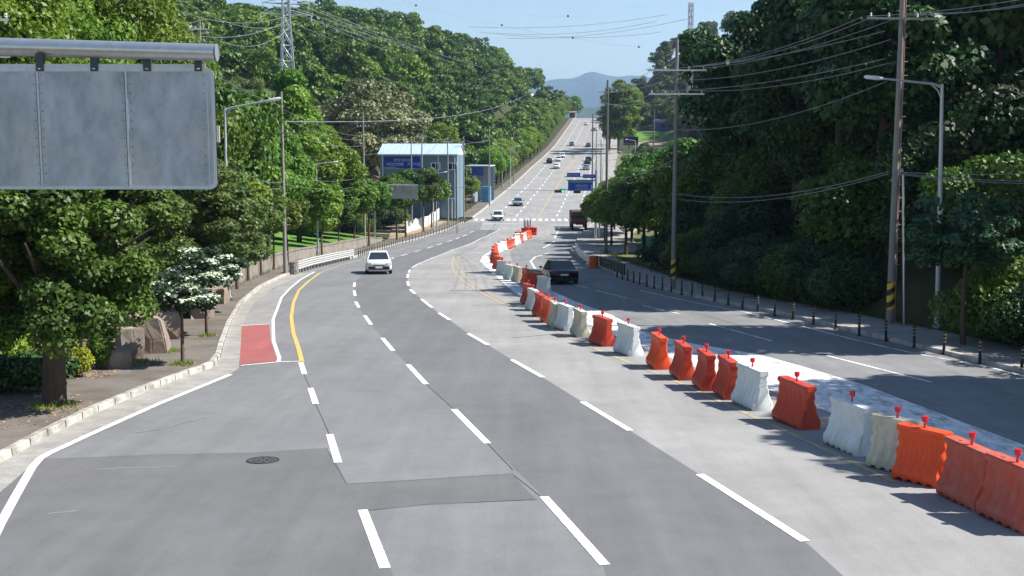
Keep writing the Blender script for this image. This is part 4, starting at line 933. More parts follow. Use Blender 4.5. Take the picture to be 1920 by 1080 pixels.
    MB().box((0, y0-.04, .50), (.5,.02,.11)).build('number_plate', plate_m, root)
    MB().box((0, y1-.04, .36), (W*.78,.12,.18)).build('rear_bumper', plast, root, bevel=.02)
    MB().box((0, y1+.015, .62), (.5,.02,.11)).build('number_plate', plate_m, root)
    return root
def onroad(x, y): g = G(x, y); return (g.x, g.y, float(zr(g.y)) + .015)
def incl(o, Y):    # tilt with the slope, keep yaw
    sl_ = float((zr(Y+2) - zr(Y-2))/4); q = Matrix.Rotation(math.atan(sl_), 4, 'X') @ Matrix.Rotation(o.rotation_euler.z, 4, 'Z'); o.rotation_euler = q.to_euler()
def carpx(name, label, x, y, yaw, pm, kind, dyl=2.3, **k):
    g = G(x, y); Yc = g.y + dyl; X = g.x*Yc/g.y; o = car(name, label, (X, Yc, float(zr(Yc)) + .02), R(yaw), pm, kind, **k); incl(o, Yc); return o
suv = carpx('suv', 'white electric style suv driving towards the camera in the middle lane', 710, 515, 7, paint('white', (.74,.76,.77), .0), 'suv', L=4.5, W=1.9, H=1.6)
carpx('sedan_car', 'glossy black sedan seen from behind beside the barriers', 1047, 534, 180+7, paint('black', (.006,.008,.012), .1, .12), 'sedan', L=4.9, W=1.92, H=1.47)
carpx('sedan_car', 'white car arriving just past the crosswalk', 933, 415, 2, paint('white', (.74,.76,.77), .0), 'sedan')
carpx('sedan_car', 'silver blue car behind the white one on the climbing road', 971, 387, 1, paint('silver', (.42,.48,.55), .5), 'sedan')
g = G(1078, 432)
def truck():
    root = empty('flatbed_truck', (g.x + .6, g.y + 3, float(zr(g.y + 3)) + .02), R(180), 'orange red truck half hidden behind the leafy tree at the right of the crossing', 'truck')
    tp = mat('truck_orange', (.12,.04,.025), .6, var=.15, scale=3); MB().box((0,-2.4,1.5), (2.2,1.8,2.0)).build('cab', tp, root, bevel=.08); MB().box((0,1.2,1.35), (2.3,4.6,.75)).build('cargo_bed', tp, root, bevel=.03)
    MB().box((0,1.2,.85), (1.0,5,.2)).build('chassis', plast, root)
    MB().box((0,-3.33,1.9), (1.9,.04,.8)).build('windshield', M['glass'], root); MB().box((0,1.2,2.15), (2.1,4.2,.8)).build('load', mat('truck_load', (.05,.05,.045), .9, var=.3, scale=3), root, bevel=.2)
    for sx in (-1,1):
        for yy in (-2.3, 1.6, 2.9): MB().tube([(sx*.95-.13,yy,.45),(sx*.95+.13,yy,.45)], .45, 14).build('wheel', M['tyre'], root)
        MB().box((sx*.85,3.53,.95), (.3,.06,.14)).build('taillight', lampr, root)
truck()
pm_w, pm_s, pm_k, pm_d = paint('white', 0), paint('silver', 0), paint('black', 0), paint('grey', (.10,.11,.12), .3)
fars = [(1043,317,0,pm_w,'suv','white car coming down the hill, nearest of the close pair of white cars'),(1030,307,0,pm_k,'suv','black car coming down the hill beside the white ones'),(1047,303,0,pm_w,'sedan','white car half behind the nearest one on the hill'),(1054,296,0,pm_w,'sedan','white car, last of the group coming down the hill'),(1072,274,0,pm_s,'sedan','pale car in the tree shadow halfway up the hill'),
        (1099,319,180,pm_s,'suv','grey car climbing on the right, nearest of the queue'),(1101,309,180,pm_k,'sedan','black car climbing on the right, middle of the queue'),(1103,303,180,pm_k,'suv','dark car climbing on the right, front of the queue'),(1103,276,180,pm_d,'sedan','dark car beside the median railing up the hill'),(1099,235,0,pm_w,'suv','white car close to the top of the hill'),(1122,226,180,pm_s,'suv','silver car going over the crest of the hill'),(1113,246,180,pm_d,'sedan','dark car near the grey gantry on the hill')]
for (x, y, a, pm, kd, lb) in fars: carpx('distant_car', lb, x, y, a - 2, pm, kd, group='cars on the climbing road', detail=False)
# ---------------------------------------------------------------- overhead sign (back side)
Yb_ = 20.0
def sign():
    P = at(405, 98, Yb_); xr = P.x; zc = P.z; xm = -11.6; tl = at(-400, 55, Yb_+1.2)
    root = empty('overhead_sign_gantry', (xm, Yb_ + 1.3, float(zr(Yb_)) + .15), 0, 'overhead road sign seen from behind, bare grey metal panel hung under a round steel beam', 'road sign')
    o0 = root.location.copy(); X0 = Vector((xm, Yb_+1.3, zc + .12)) - o0
    a = at(0, 88, Yb_+.55); b = at(406, 98.5, Yb_); dirv = (b - a)/(b.x - a.x); a2 = b + dirv*(xm - b.x)
    MB().tube([a2 - o0, b - o0], [.17,.14], 28).build('beam', M['galv'], root, smooth=True)
    MB().tube([b - o0, b - o0 + Vector((.012,0,0))], .147, 28).build('beam_cap', M['signseam'], root)
    MB().tube([(a2.x-o0.x, a2.y-o0.y, 0), (a2.x-o0.x, a2.y-o0.y, a2.z-o0.z+.4)], [.2,.16], 24).build('mast', M['galv'], root, smooth=True)
    # panel, rounded corners, hangs just this side of the beam
    yp = Yb_ + .30
    tr = at(402, 128, yp); br_ = at(408, 355, yp); tl = at(80, 119, yp); sl_ = (tr.z - tl.z)/(tr.x - tl.x)
    xl = -10.2; W_ = br_.x - xl; H_ = tr.z - br_.z; r = .13; prof = []
    def corner(cx, cz, a0, rr=r): return [(cx + rr*math.cos(R(a0 + t)), cz + rr*math.sin(R(a0 + t))) for t in range(0, 91, 15)]
    prof = corner(W_-r, H_-r, 0) + corner(r, H_-r, 90) + corner(r, r, 180) + corner(W_-r, r, 270)
    def sh(mb, M_): return mb
    org = Vector((xl, yp, br_.z)) - o0
    def P3(x, z): return Vector((x, 0, z + sl_*.5*(x - W_)*(z/H_)*.0)) 
    mb = MB(); mb.add([org + Vector((x, 0, z)) for x, z in prof] + [org + Vector((x, .05, z)) for x, z in prof], [tuple(range(len(prof))), tuple(range(2*len(prof)-1, len(prof)-1, -1))] + [(i, i+len(prof), (i+1)%len(prof)+len(prof), (i+1)%len(prof)) for i in range(len(prof))])
    pn = mb.build('sign_panel', M['signback'], root)
    mb = MB(); n = len(prof)
    inn = [((x - W_/2)*(1-.055/W_*2) + W_/2, (z - H_/2)*(1-.055/H_*2) + H_/2) for x, z in prof]
    mb.add([org + Vector((x, -.012, z)) for x, z in prof] + [org + Vector((x, -.012, z)) for x, z in inn] + [org + Vector((x, .0, z)) for x, z in inn] + [org + Vector((x, .052, z)) for x, z in prof], [(i, (i+1)%n, n+(i+1)%n, n+i) for i in range(n)] + [(n+i, n+(i+1)%n, 2*n+(i+1)%n, 2*n+i) for i in range(n)] + [(i, 3*n+i, 3*n+(i+1)%n, (i+1)%n) for i in range(n)])
    mb.build('panel_rim', M['signseam'], root)
    for xp in (75, 240):
        q = at(xp, 240, yp).x - xl
        MB().box(org + Vector((q, -.010, H_/2)), (.035,.02,H_-.09)).build('panel_seam', M['signseam'], root)
        MB().box(org + Vector((q-.026, -.004, H_/2)), (.012,.01,H_-.09)).build('seam_gap', M['steel_dark'], root)
    q = at(391, 240, yp).x - xl; MB().box(org + Vector((q, -.005, H_/2)), (.02,.012,H_-.14)).build('panel_seam', M['signseam'], root)
    rv = MB()
    for xp in (68, 82, 233, 247, 384):
        q = at(xp, 240, yp).x - xl
        for kz_ in range(13): rv.lathe([(.009,0),(.007,.004)], (0,0,0), 6) if False else rv.box(org + Vector((q, -.003, .12 + kz_*(H_-.24)/12)), (.016,.008,.016))
    rv.build('rivet_rows', M['steel_dark'], root)
    MB().box(org + Vector((W_/2, .02, H_+.03)), (W_-.3, .06, .085)).build('top_channel', M['signseam'], root)
    for xp in (75, 177, 276, 372):
        q = at(xp, 118, yp).x - xl; MB().box(org + Vector((q, .02, H_+.10)), (.13,.11,.30)).build('hanger', M['steel_dark'], root, bevel=.006)
        MB().lathe([(.03,0),(.03,.02)], org + Vector((q, -.03, H_-.02)), 8).build('bolt', M['signseam'], root)
    MB().box(org + Vector((W_+.035, .02, H_*.46)), (.05,.03,.28)).build('side_tag', mat('tag_white', (.6,.58,.5), .6), root)
sign()
# ---------------------------------------------------------------- poles, lamps, wires
def pole(name, label, x, y, Y, ytop, r, m, cat='utility pole', arms=(), group=None, bands=False, X=None, base_z=None, extras=None):
    p = at(x, y, Y); zb = float(terrain(p.x, Y)) if base_z is None else base_z; zt = at(x, ytop, Y).z; root = empty(name, (p.x, Y, zb), 0, label, cat, group); h = zt - zb
    MB().lathe([(r,-.1),(r*.62,h)], n=12).build('shaft', m, root, smooth=True)
    for (dz, w_, an) in arms:
        a = MB(); a.box((0, -.15, h - dz), (w_,.08,.09), an); ar = a.build('crossarm', M['galv'], root)
        ins = MB()
        for k in (-.45,-.2,.2,.45): c = Matrix.Rotation(an,3,'Z') @ Vector((w_*k,0,0)); ins.lathe([(.03,0),(.055,.04),(.03,.08),(.05,.11),(.02,.17)], (c.x, -.15 + c.y, h - dz + .05), 8)
        ins.build('insulator', mat_ins, ar)
    if bands:
        z0 = .75; mbb = MB(); mbb.lathe([(r*1.02, z0), (r*1.0, z0+1.15)], n=14); mbb.build('warning_sleeve', stripe_m, root, smooth=True)
    if extras: extras(root, h)
    return root
mat_ins = mat('insulator', (.55,.52,.48), .4)
stripe_m = bpy.data.materials.new('yellow_black_stripes'); stripe_m.use_nodes = True
n_ = stripe_m.node_tree.nodes; l_ = stripe_m.node_tree.links; tc = n_.new('ShaderNodeTexCoord'); mp = n_.new('ShaderNodeMapping'); mp.inputs['Rotation'].default_value = (0, R(35), 0); wv = n_.new('ShaderNodeTexWave'); wv.wave_type = 'BANDS'; wv.bands_direction = 'Z'; wv.inputs['Scale'].default_value = .75
cr = n_.new('ShaderNodeValToRGB'); cr.color_ramp.interpolation = 'CONSTANT'; cr.color_ramp.elements[0].color = (.02,.02,.02,1); cr.color_ramp.elements[1].position = .5; cr.color_ramp.elements[1].color = (.75,.50,.03,1)
l_.new(tc.outputs['Object'], mp.inputs[0]); l_.new(mp.outputs[0], wv.inputs[0]); l_.new(wv.outputs['Fac'], cr.inputs[0]); l_.new(cr.outputs[0], n_['Principled BSDF'].inputs['Base Color'])
def big_extra(root, h):
    MB().tube([(.18,-.05,0),(.12,-.05,h)], .022, 8).build('conduit', M['orange_pipe'], root)
    mb = MB()
    for z in np.arange(2.6, h-1, .55): mb.tube([(.16,0,z),(.32,0,z)], .012, 5)
    mb.build('climbing_step', M['galv'], root)
    MB().tube([(.5,-.3,0),(.26,-.12,6.3)], .055, 8).build('stay_pipe', M['galv'], root)
BP = pole('utility_pole', 'tall thick concrete power pole with yellow black sleeve on the right pavement', 1668, 612, 48.2, -60, .165, M['pole'], arms=((2.0, 3.0, .12),), bands=True, extras=big_extra)
pole('utility_pole', 'concrete power pole with two long crossarms and striped sleeve right of the black car', 1262, 530, 68.6, 74, .15, M['pole'], arms=((1.75, 3.4, 0),(3.1, 3.2, 0)), bands=True)
rpoles = [(1137,120,150,.16,((1.2,2.0,0),)),(1110,178,213,.14,((.6,1.6,0),)),(1126,240,262,.14,((1,2,0),)),(1117,330,238,.15,((1,2,0),)),(1224,205,205,.13,())]
for i, (x, Y, yt, r_, ar) in enumerate(rpoles): pole('utility_pole', 'dark power pole right of the climbing road, %s' % ['nearest and tallest','second one','fourth one','farthest one','one before the farm house'][i], x, 400, float(Y), yt, r_, M['pole_dark'], arms=ar, group='power poles beside the climbing road')
lp = [(240,60,-160,.17,'thick weathered power pole rising behind the overhead sign',((1.2,2.2,.4),)),(3,40,15,.15,'power pole at the left edge above the overhead sign',((.4,1.2,0),(1.6,1.2,0))),(385,92,40,.13,'power pole between the sign and the pylon',((.6,1.6,0),)),(532,84,172,.15,'slim power pole behind the left street trees',((2.9,1.9,0),)),(683,140,215,.15,'dark lower, pale upper power pole left of the blue grey building',((1.4,1.5,0),)),
      (772,176,255,.12,'first power pole in front of the building banner',()),(792,168,250,.13,'second power pole in front of the building, at the edge of the banner',((.5,1.5,0),)),(840,172,257,.13,'power pole in front of the right windows of the building',((.8,1.4,0),)),(870,186,255,.12,'power pole at the right corner of the building',()),(918,215,240,.13,'pale pole carrying a sign back left of the road',()),(941,262,250,.12,'thin pole among the bright trees left of the climbing road',()),(963,275,248,.12,'thin pole farther along among the bright trees',()),(857,160,310,.09,'thin white post by the driveway of the building',()),(818,170,345,.08,'thin grey post behind the lamp by the building',())]
for (x, Y, yt, r_, lb, ar) in lp: pole('utility_pole', lb, x, 380, float(Y), yt, r_, M['pole'], arms=ar, group='power poles on the left side', X=None)
def lamp(label, x, ybase, ytop, xe, ye, Y=None, s=1.0):
    g = G(x, ybase); Y = Y or g.y; p = at(x, ybase, Y); zb = float(zr(Y)) + .15; t = at(x + (x-960)*.012, ytop, Y); e = at(xe, ye, Y)
    root = empty('street_lamp', (p.x, Y, zb), 0, label, 'street lamp', 'street lamps'); o0 = Vector((p.x, Y, zb)); T_ = t - o0; E = e - o0
    MB().tube([(0,0,-.1), T_*.5, T_], [.11*s,.09*s,.065*s], 12).build('post', M['lamp_pole'], root, smooth=True)
    MB().lathe([(.19,0),(.19,.05),(.13,.06),(.13,.7),(.115,.72)], n=12).build('base', M['lamp_pole'], root)
    d = (E - T_); K = T_ + Vector((0,0,-.12)); MB().tube([K, T_ + d*.12 + Vector((0,0,-.02)), T_ + d*.78], [.06*s,.05*s,.035*s], 8).build('arm', M['lamp_pole'], root, smooth=True)
    MB().tube([T_ + Vector((0,0,-.6)), T_ + d*.05 + Vector((0,0,-.25)), T_ + d*.16], .03*s, 6).build('brace', M['lamp_pole'], root)
    hd = MB(); h0 = T_ + d*.74; h1 = E; hd.tube([h0, h0.lerp(h1,.3), h0.lerp(h1,.9), h1], [.035,.085,.075,.03], 8); hd.build('lamp_head', mat_lh, root, smooth=True)
    return root
mat_lh = mat('lamp_head', (.75,.77,.78), .35, .2)
lamp('tall street lamp with a long arm over the right carriageway', 1757, 620, 158, 1620, 144)
lamp('street lamp with a horizontal arm on the left pavement, nearest of that side', 428, 562, 203, 527, 184)
lamp('short armed street lamp on the left pavement behind the guardrail', 597, 486, 307, 634, 303)
lamp('street lamp in front of the blue grey building', 813, 432, 327, 838, 322)
lamp('small street lamp beside the sign back left of the climbing road', 957, 352, 275, 976, 273)
lamp('street lamp behind the farm field sign on the right', 1165, 380, 285, 1132, 280)
lamp('street lamp before the dark billboard on the right', 1189, 330, 264, 1172, 261)
# small sign gantry on the left, seen from behind
def small_sign(label, xp, ybase, ytop, x0, x1, y0, y1, arm_to, Y=None, m=None):
    g = G(xp, ybase); Y = Y or g.y; zb = float(zr(Y)) + .12; p = at(xp, ybase, Y); o0 = Vector((p.x, Y, zb)); root = empty('road_sign', tuple(o0), 0, label, 'road sign'); t = at(xp, ytop, Y) - o0
    MB().tube([(0,0,-.1), (0,0,t.z)], [.14,.11], 12).build('mast', M['galv'], root, smooth=True); a = at(xp, (y0 + ytop)/2 if arm_to else ytop, Y) - o0; b = at(arm_to or x1, y0 - 3, Y) - o0; MB().tube([Vector((0,0,b.z)), b], [.11,.09], 12).build('beam', M['galv'], root, smooth=True)
    q0 = at(x0, y1, Y - .12) - o0; q1 = at(x1, y0, Y - .12) - o0; c = (q0 + q1)/2; MB().box(c, (q1.x-q0.x, .06, q1.z-q0.z)).build('sign_panel', m or M['sign_grey'], root, bevel=.02); MB().box(c + Vector((0,-.04,-.35*(q1.z-q0.z))), (q1.x-q0.x-.1,.03,.06)).build('stiffener', M['signseam'], root)
    return root
M['sign_grey'] = mat('sign_back_weathered', (.32,.33,.31), .7, .2, var=.25, scale=1.5, stretch=(3,1,.4))
small_sign('grey back of a road sign on a round beam before the blue grey building', 703, 457, 340, 724, 783, 350, 373, 783)
small_sign('small grey sign back on a pole at the left of the climbing road', 918, 375, 300, 896, 928, 318, 333, 928, m=M['sign_grey'])
bb = small_sign('dark rectangular billboard back beside the farm field', 1178, 300, 255, 1169, 1197, 256, 272, 1180, Y=340, m=mat('billboard_dark', (.03,.035,.045), .7))
# blue guide signs over the right carriageway
SB = mat('sign_blue', (.02,.09,.50), .45); SG = mat('sign_green', (.02,.20,.12), .45); SW = mat('sign_white', (.85,.87,.9), .5)
def glyphs(mb, x0, z0, w_, h_, n, rs, y=-.05):
    cw = w_/n; t = cw*.10
    for i in range(n):
        cx = x0 + (i+.5)*cw; k = rs.randint(0,4); s = cw*.36
        mb.box((cx - s*.4, y, z0 + h_*.72), (s*1.1,.012,t)); 
        if k in (0,2): mb.box((cx - s*.9, y, z0 + h_*.5), (t,.012,h_*.45))
        if k in (1,2,3): mb.box((cx - s*.4, y, z0 + h_*.42), (s*1.1,.012,t))
        mb.box((cx + s*.7, y, z0 + h_*.55), (t,.012,h_*.8))
        if k in (0,3): mb.box((cx + s*.95, y, z0 + h_*.55), (s*.4,.012,t))
        if k != 1: mb.box((cx, y, z0 + h_*.08), (s*1.4,.012,t))
def guide_signs():
    Y = 150.0; xs_ = 1117; p = at(xs_, 400, Y); zb = float(zr(Y)) + .12; o0 = Vector((p.x, Y, zb)); root = empty('guide_sign_gantry', tuple(o0), 0, 'blue direction signs with white lettering hanging over the right carriageway', 'road sign'); rs = np.random.RandomState(3)
    zt = at(xs_, 318, Y).z - zb; MB().tube([(0,0,-.1),(0,0,zt)], [.17,.13], 12).build('mast', M['galv'], root, smooth=True)
    for (xa, ya) in ((1058,331),(1062,338)): e = at(xa, ya, Y) - o0; MB().tube([Vector((0,0,e.z)), e], [.09,.07], 10).build('beam', M['galv'], root, smooth=True)
    for (x0, x1, y0, y1, n) in ((1063,1088,324,332,6),(1093,1116,327,334,6)):
        a = at(x0, y1, Y-.2) - o0; b = at(x1, y0, Y-.2) - o0; c = (a+b)/2; s_ = MB().box((0,0,0), (b.x-a.x,.05,b.z-a.z)).build('name_panel', SB, root, bevel=.01, loc=c); g_ = MB(); glyphs(g_, -(b.x-a.x)*.42, -(b.z-a.z)*.25, (b.x-a.x)*.8, (b.z-a.z)*.55, n, rs); g_.build('lettering', SW, s_)
    a = at(1065, 358, Y-.2) - o0; b = at(1112, 338.5, Y-.2) - o0; c = (a+b)/2; W_, H_ = b.x-a.x, b.z-a.z; s_ = MB().box((0,0,0), (W_,.05,H_)).build('main_panel', SB, root, bevel=.01, loc=c)
    MB().box((0,-.03,H_*.38), (W_*.98,.02,H_*.22)).build('green_header', SG, s_); g_ = MB(); glyphs(g_, -W_*.44, H_*.31, W_*.88, H_*.13, 14, rs, -.05); glyphs(g_, -W_*.22, -H_*.16, W_*.52, H_*.30, 6, rs); glyphs(g_, -W_*.22, -H_*.36, W_*.52, H_*.12, 12, rs)
    ar = [(-.1,.28),(.02,.28),(.22,0),(.02,-.28),(-.1,-.28),(.1,0)]; g_.add([(W_*.42 + x*.9, -.052, -H_*.12 + z) for x, z in ar], [tuple(range(6))]); g_.build('lettering', SW, s_)
    MB().box((0,-.028,-H_*.47), (W_*.96,.02,.04)).build('border', SW, s_)
guide_signs()
def tlight():
    Y = 152.0; a = at(1042, 361, Y); b = at(1056, 356, Y); c = (a+b)/2; e = at(1120, 358, Y); zb = float(zr(Y)) + .12; o0 = Vector((e.x + .3, Y, zb)); root = empty('traffic_light', tuple(o0), 0, 'horizontal traffic signal reaching over the road below the blue signs', 'traffic light')
    MB().tube([(0,0,-.1),(0,0,b.z-o0.z+.8)], [.13,.10], 10).build('mast', M['galv'], root, smooth=True); MB().tube([Vector((0,0,c.z-o0.z+.25)), c - o0 + Vector((0,.15,.25))], [.07,.05], 8).build('arm', M['galv'], root)
    hs = MB().box((0,0,0), (1.35,.25,.4)).build('housing', plast, root, bevel=.03, loc=c - o0)
    MB().lathe([(.15,0),(.15,.03)], n=12).build('red_lamp', mat('lamp_red', (.5,.02,.02), .4), hs, loc=(-.45,-.13,0)).rotation_euler = (R(90),0,0)
    MB().lathe([(.15,0),(.15,.03)], n=12).build('amber_lamp', mat('lamp_amber', (.10,.06,.02), .4), hs, loc=(0,-.13,0)).rotation_euler = (R(90),0,0)
    MB().lathe([(.15,0),(.15,.03)], n=12).build('green_lamp', mat('lamp_green', (.02,.6,.3), .4, emit=((.05,1,.5), 1.5)), hs, loc=(.45,-.13,0)).rotation_euler = (R(90),0,0)
    p = at(1082, 360, Y); MB().box((0,0,0), (.9,.22,.32)).build('second_housing', plast, root, bevel=.03, loc=p - o0)
tlight()
# ---------------------------------------------------------------- buildings
def building():
    Y = 186.0; a = at(712, 290, Y); L_, D_, = 12.4, 5.5; zb = float(zr(Y)) + .1; root = empty('warehouse_building', (a.x, Y, zb), R(-9), 'two storey blue grey metal sided building with pale pitched roof and a blue banner', 'building'); E = a.z - zb
    cw = mat('cladding_blue_grey', (.17,.215,.275), .6, .1, var=.06, scale=2); cw2 = mat('cladding_teal_grey', (.15,.22,.265), .65, .0, var=.06, scale=2); rfm = mat('roof_pale_blue', (.50,.62,.76), .5, .2, var=.06, scale=2, stretch=(4,1,1))
    MB().box((L_*.27, D_/2, E/2), (L_*.54, D_, E)).build('wall', cw, root); mb = MB(); mb.box((L_*.77, D_/2 -.0, E/2), (L_*.46, D_+.06, E-.004)); mb.build('wall', cw2, root)
    rh = 1.6; rf = MB(); v = [(-.25,-.3,E),( L_+.25,-.3,E),(L_+.25,D_/2,E+rh),(-.25,D_/2,E+rh),(-.25,D_+.3,E),(L_+.25,D_+.3,E)]; v2 = [(x,y,z+.12) for x,y,z in v]
    rf.add(v + v2, [(0,1,2,3),(3,2,5,4),(6,9,8,7),(9,10,11,8),(0,6,7,1),(4,5,11,10),(0,3,9,6),(3,4,10,9),(1,7,8,2),(2,8,11,5)]); ro = rf.build('roof', rfm, root)
    rb = MB()
    for x in np.arange(.6, L_, .9): rb.add([(x,-.3,E+.125),(x+.05,-.3,E+.125),(x+.05,D_/2,E+rh+.125),(x,D_/2,E+rh+.125),(x,-.3,E+.17),(x+.05,-.3,E+.17),(x+.05,D_/2,E+rh+.17),(x,D_/2,E+rh+.17)], [(4,5,6,7),(0,4,7,3),(1,2,6,5),(0,1,5,4)])
    rb.build('standing_seam', rfm, ro)
    MB().add([(L_+.03,.0,E),(L_+.03,D_,E),(L_+.03,D_/2,E+rh),(.0,0,E),(.0,D_,E),(.0,D_/2,E+rh)], [(0,1,2),(3,5,4),(0,2,5,3),(1,4,5,2)]).build('gable', mat('gable_white', (.66,.70,.74), .6), root)
    MB().box((L_/2,-.34,E-.02), (L_+.5,.12,.16)).build('gutter', mat('gutter_white', (.6,.65,.7), .5), root)
    for x in (.5, L_*.54, L_*.76, L_-.35): MB().box((x,-.09,E/2), (.14,.12,E)).build('downpipe', mat_dp, root)
    for (x, z, w_) in ((2.6,E-5.0,1.0),(8.0*.80,E-5.0,1.0),(9.0,E-1.8,1.5),(11.7,E-1.8,1.5)):
        fr = MB().box((0,0,0), (w_,.10,1.15)).build('window', mat_wf, root, loc=(x,-.06,z)); 
        for s in (-1,1): MB().box((s*w_*.22,-.055,0), (w_*.36,.03,.92)).build('pane', M['glass'], fr)
    bn = MB().box((0,0,0), (5.9,.05,1.9)).build('banner', mat('banner_blue', (.01,.04,.33), .6), root, loc=(3.7,-.13,E-1.35)); g_ = MB(); rs = np.random.RandomState(9); glyphs(g_, -1.4, .28, 3.1, .5, 9, rs, -.04); glyphs(g_, -2.7, -.42, 2.9, .6, 6, rs, -.04); glyphs(g_, .75, -.42, 2.1, .6, 4, rs, -.04); g_.build('lettering', SW, bn)
    sk = MB(); sk.add([(-2.9,-.035,-.93),(2.9,-.035,-.93),(2.9,-.035,-.8),(1.4,-.035,-.72),(.6,-.035,-.86),(-.8,-.035,-.68),(-1.6,-.035,-.55),(-2.4,-.035,-.62),(-2.9,-.035,-.5)], [tuple(range(9))]); sk.build('skyline_stripe', mat('banner_green', (.25,.35,.25), .7), bn)
    MB().box((L_*.86,-1.6,3.2), (3.2,.1,.1)).build('canopy', mat_wf, root)
    for x in (L_*.76, L_*.96): MB().box((x,-1.6,1.6), (.1,.1,3.2)).build('canopy_post', mat_wf, root)
mat_dp = mat('downpipe_white', (.62,.68,.72), .5); mat_wf = mat('window_frame_white', (.78,.80,.82), .5)
building()
def shed():
    Y = 222.0; a = at(874, 312, Y); zb = float(zr(Y)) + .1; E = a.z - zb; root = empty('blue_shed', (a.x, Y, zb), R(-8), 'open fronted blue shed with grey side right of the big building', 'building'); bm_ = mat('shed_blue', (.03,.08,.28), .6); gm_ = mat('shed_grey', (.25,.30,.34), .6)
    MB().box((1.2,3,E/2), (.15,6,E)).build('wall', gm_, root); MB().box((2.2,5.9,E/2), (4.4,.15,E)).build('wall', gm_, root); MB().box((2.2,2.9,E+.1), (4.8,6.6,.18)).build('roof', mat('shed_roof', (.5,.58,.66), .5), root)
    MB().box((2.2,-.1,E-.9), (2.2,.1,1.6)).build('fascia', bm_, root); MB().box((3.6,1.6,E*.22), (1.5,2.2,E*.44)).build('container', mat('shed_cyan', (.08,.30,.48), .6), root, bevel=.03)
    for x in (.1, 1.6, 4.3): MB().box((x,.05,E/2), (.15,.15,E)).build('post', mat_wf, root)
shed()
def cyl_fence():
    """white sheet fence along the driveway"""
    pts = [(790,442),(806,436),(830,428),(846,415),(858,407),(868,401),(878,396)]; P = [G(*p) + Vector((-2.2,2,0)) for p in pts]; o0 = P[0].copy(); root = empty('sheet_fence', tuple(o0), 0, 'white tarpaulin covered fence along the driveway beside the building', 'fence'); wm = mat('tarp_white', (.70,.70,.66), .8, var=.15, scale=1.2)
    for i, (a, b) in enumerate(zip(P[:-1], P[1:])):
        a = a - o0; b = b - o0; n = 6; v = []; f = []
        for k in range(n+1): q = a.lerp(b, k/n); w_ = .12*math.sin(k*2.1 + i); zz = float(zr(q.y + o0.y)) - o0.z; v += [(q.x, q.y + w_, zz), (q.x, q.y + w_, zz + 1.7 + .12*math.sin(k*1.7 + i*2)), (q.x, q.y + w_ + .06, zz), (q.x, q.y + w_ + .06, zz + 1.7 + .12*math.sin(k*1.7 + i*2))]
        for k in range(n): o_ = 4*k; f += [(o_,o_+4,o_+5,o_+1),(o_+2,o_+3,o_+7,o_+6),(o_+1,o_+5,o_+7,o_+3)]
        MB().add(v, f).build('tarpaulin', wm, root); MB().box((a.x, a.y, .9), (.08,.08,1.9)).build('post', M['galv'], root)
cyl_fence()
# wooden and green fence behind the right pavement
def rfence():
    P = [G(*p) + Vector((2.2,0,0)) for p in [(1250,497),(1215,487),(1190,479),(1165,470)]]; o0 = P[0].copy(); root = empty('board_fence', tuple(o0), 0, 'weathered board fence with a green section behind the right pavement trees', 'fence'); bw = mat('fence_board', (.24,.22,.15), .9, var=.3, scale=3); bg_ = mat('fence_green', (.05,.22,.14), .8); k = 0
    for i, (a, b) in enumerate(zip(P[:-1], P[1:])):
        n = int((b-a).length/.5); mb = MB()
        for j in range(n): q = a.lerp(b, (j+.5)/n); mb.box((q.x-o0.x, q.y-o0.y, float(zr(q.y))-o0.z + .9), (.06,.44,1.6 + .1*((j*7)%3)), math.atan2(b.x-a.x, -(b.y-a.y)) if False else -math.atan2(b.x-a.x, b.y-a.y))
        mb.build('fence_panel', bg_ if i == 2 else bw, root)
rfence()
def farmhouse():
    Y = 515.0; a = at(1226, 238, Y); z = float(terrain(a.x + 4, Y)); root = empty('farm_house', (a.x, Y, z), R(-5), 'low farm building with grey roof and blue purple front above the field', 'building'); h = 3.6
    MB().box((3.2,2.5,h/2), (6.4,5,h)).build('wall', mat('farm_wall', (.10,.12,.30), .7), root); MB().add([(-.4,-.5,h),(6.8,-.5,h),(6.8,2.5,h+1.3),(-.4,2.5,h+1.3),(6.8,5.5,h),(-.4,5.5,h)], [(0,1,2,3),(3,2,4,5),(0,3,5),(1,4,2),(0,5,4,1)]).build('roof', mat('farm_roof', (.32,.34,.37), .7), root)
    MB().box((.4,-.06,h*.45), (.9,.08,h*.8)).build('door', mat('farm_purple', (.20,.08,.40), .6), root); MB().box((3.8,-.06,h*.55), (2.4,.08,h*.45)).build('window', M['glass'], root)
farmhouse()
for i, (xp, yp, Y, w_, c, lb) in enumerate([(984,213,520,7,(.6,.6,.58),'small pale roofed house among the trees left of the climbing road'),(990,234,450,8,(.35,.36,.37),'grey concrete house half hidden behind bright roadside trees'),(1073,217,640,3,(.18,.15,.13),'reddish brown hut at the top left of the climbing road')]):
    a = at(xp, yp, Y); z = float(terrain(a.x, Y)); h = a.z - z; h = 3.0 if h < 3 or h > 9 else h; root = empty('small_house', (a.x, Y, z), R(-8*i), lb, 'house'); MB().box((0,2,h/2), (w_,4,h)).build('wall', mat('house_wall_%d' % i, c, .8), root)
    MB().add([(-w_/2-.3,-.3,h),(w_/2+.3,-.3,h),(w_/2+.3,2,h+.9),(-w_/2-.3,2,h+.9),(w_/2+.3,4.3,h),(-w_/2-.3,4.3,h)], [(0,1,2,3),(3,2,4,5),(0,3,5),(1,4,2),(0,5,4,1)]).build('roof', mat('house_roof_%d' % i, tuple(min(1,q*1.2) for q in c), .7), root)
    MB().box((-w_*.2,-.04,h*.6), (1.2,.06,1.0)).build('window', M['glass'], root)
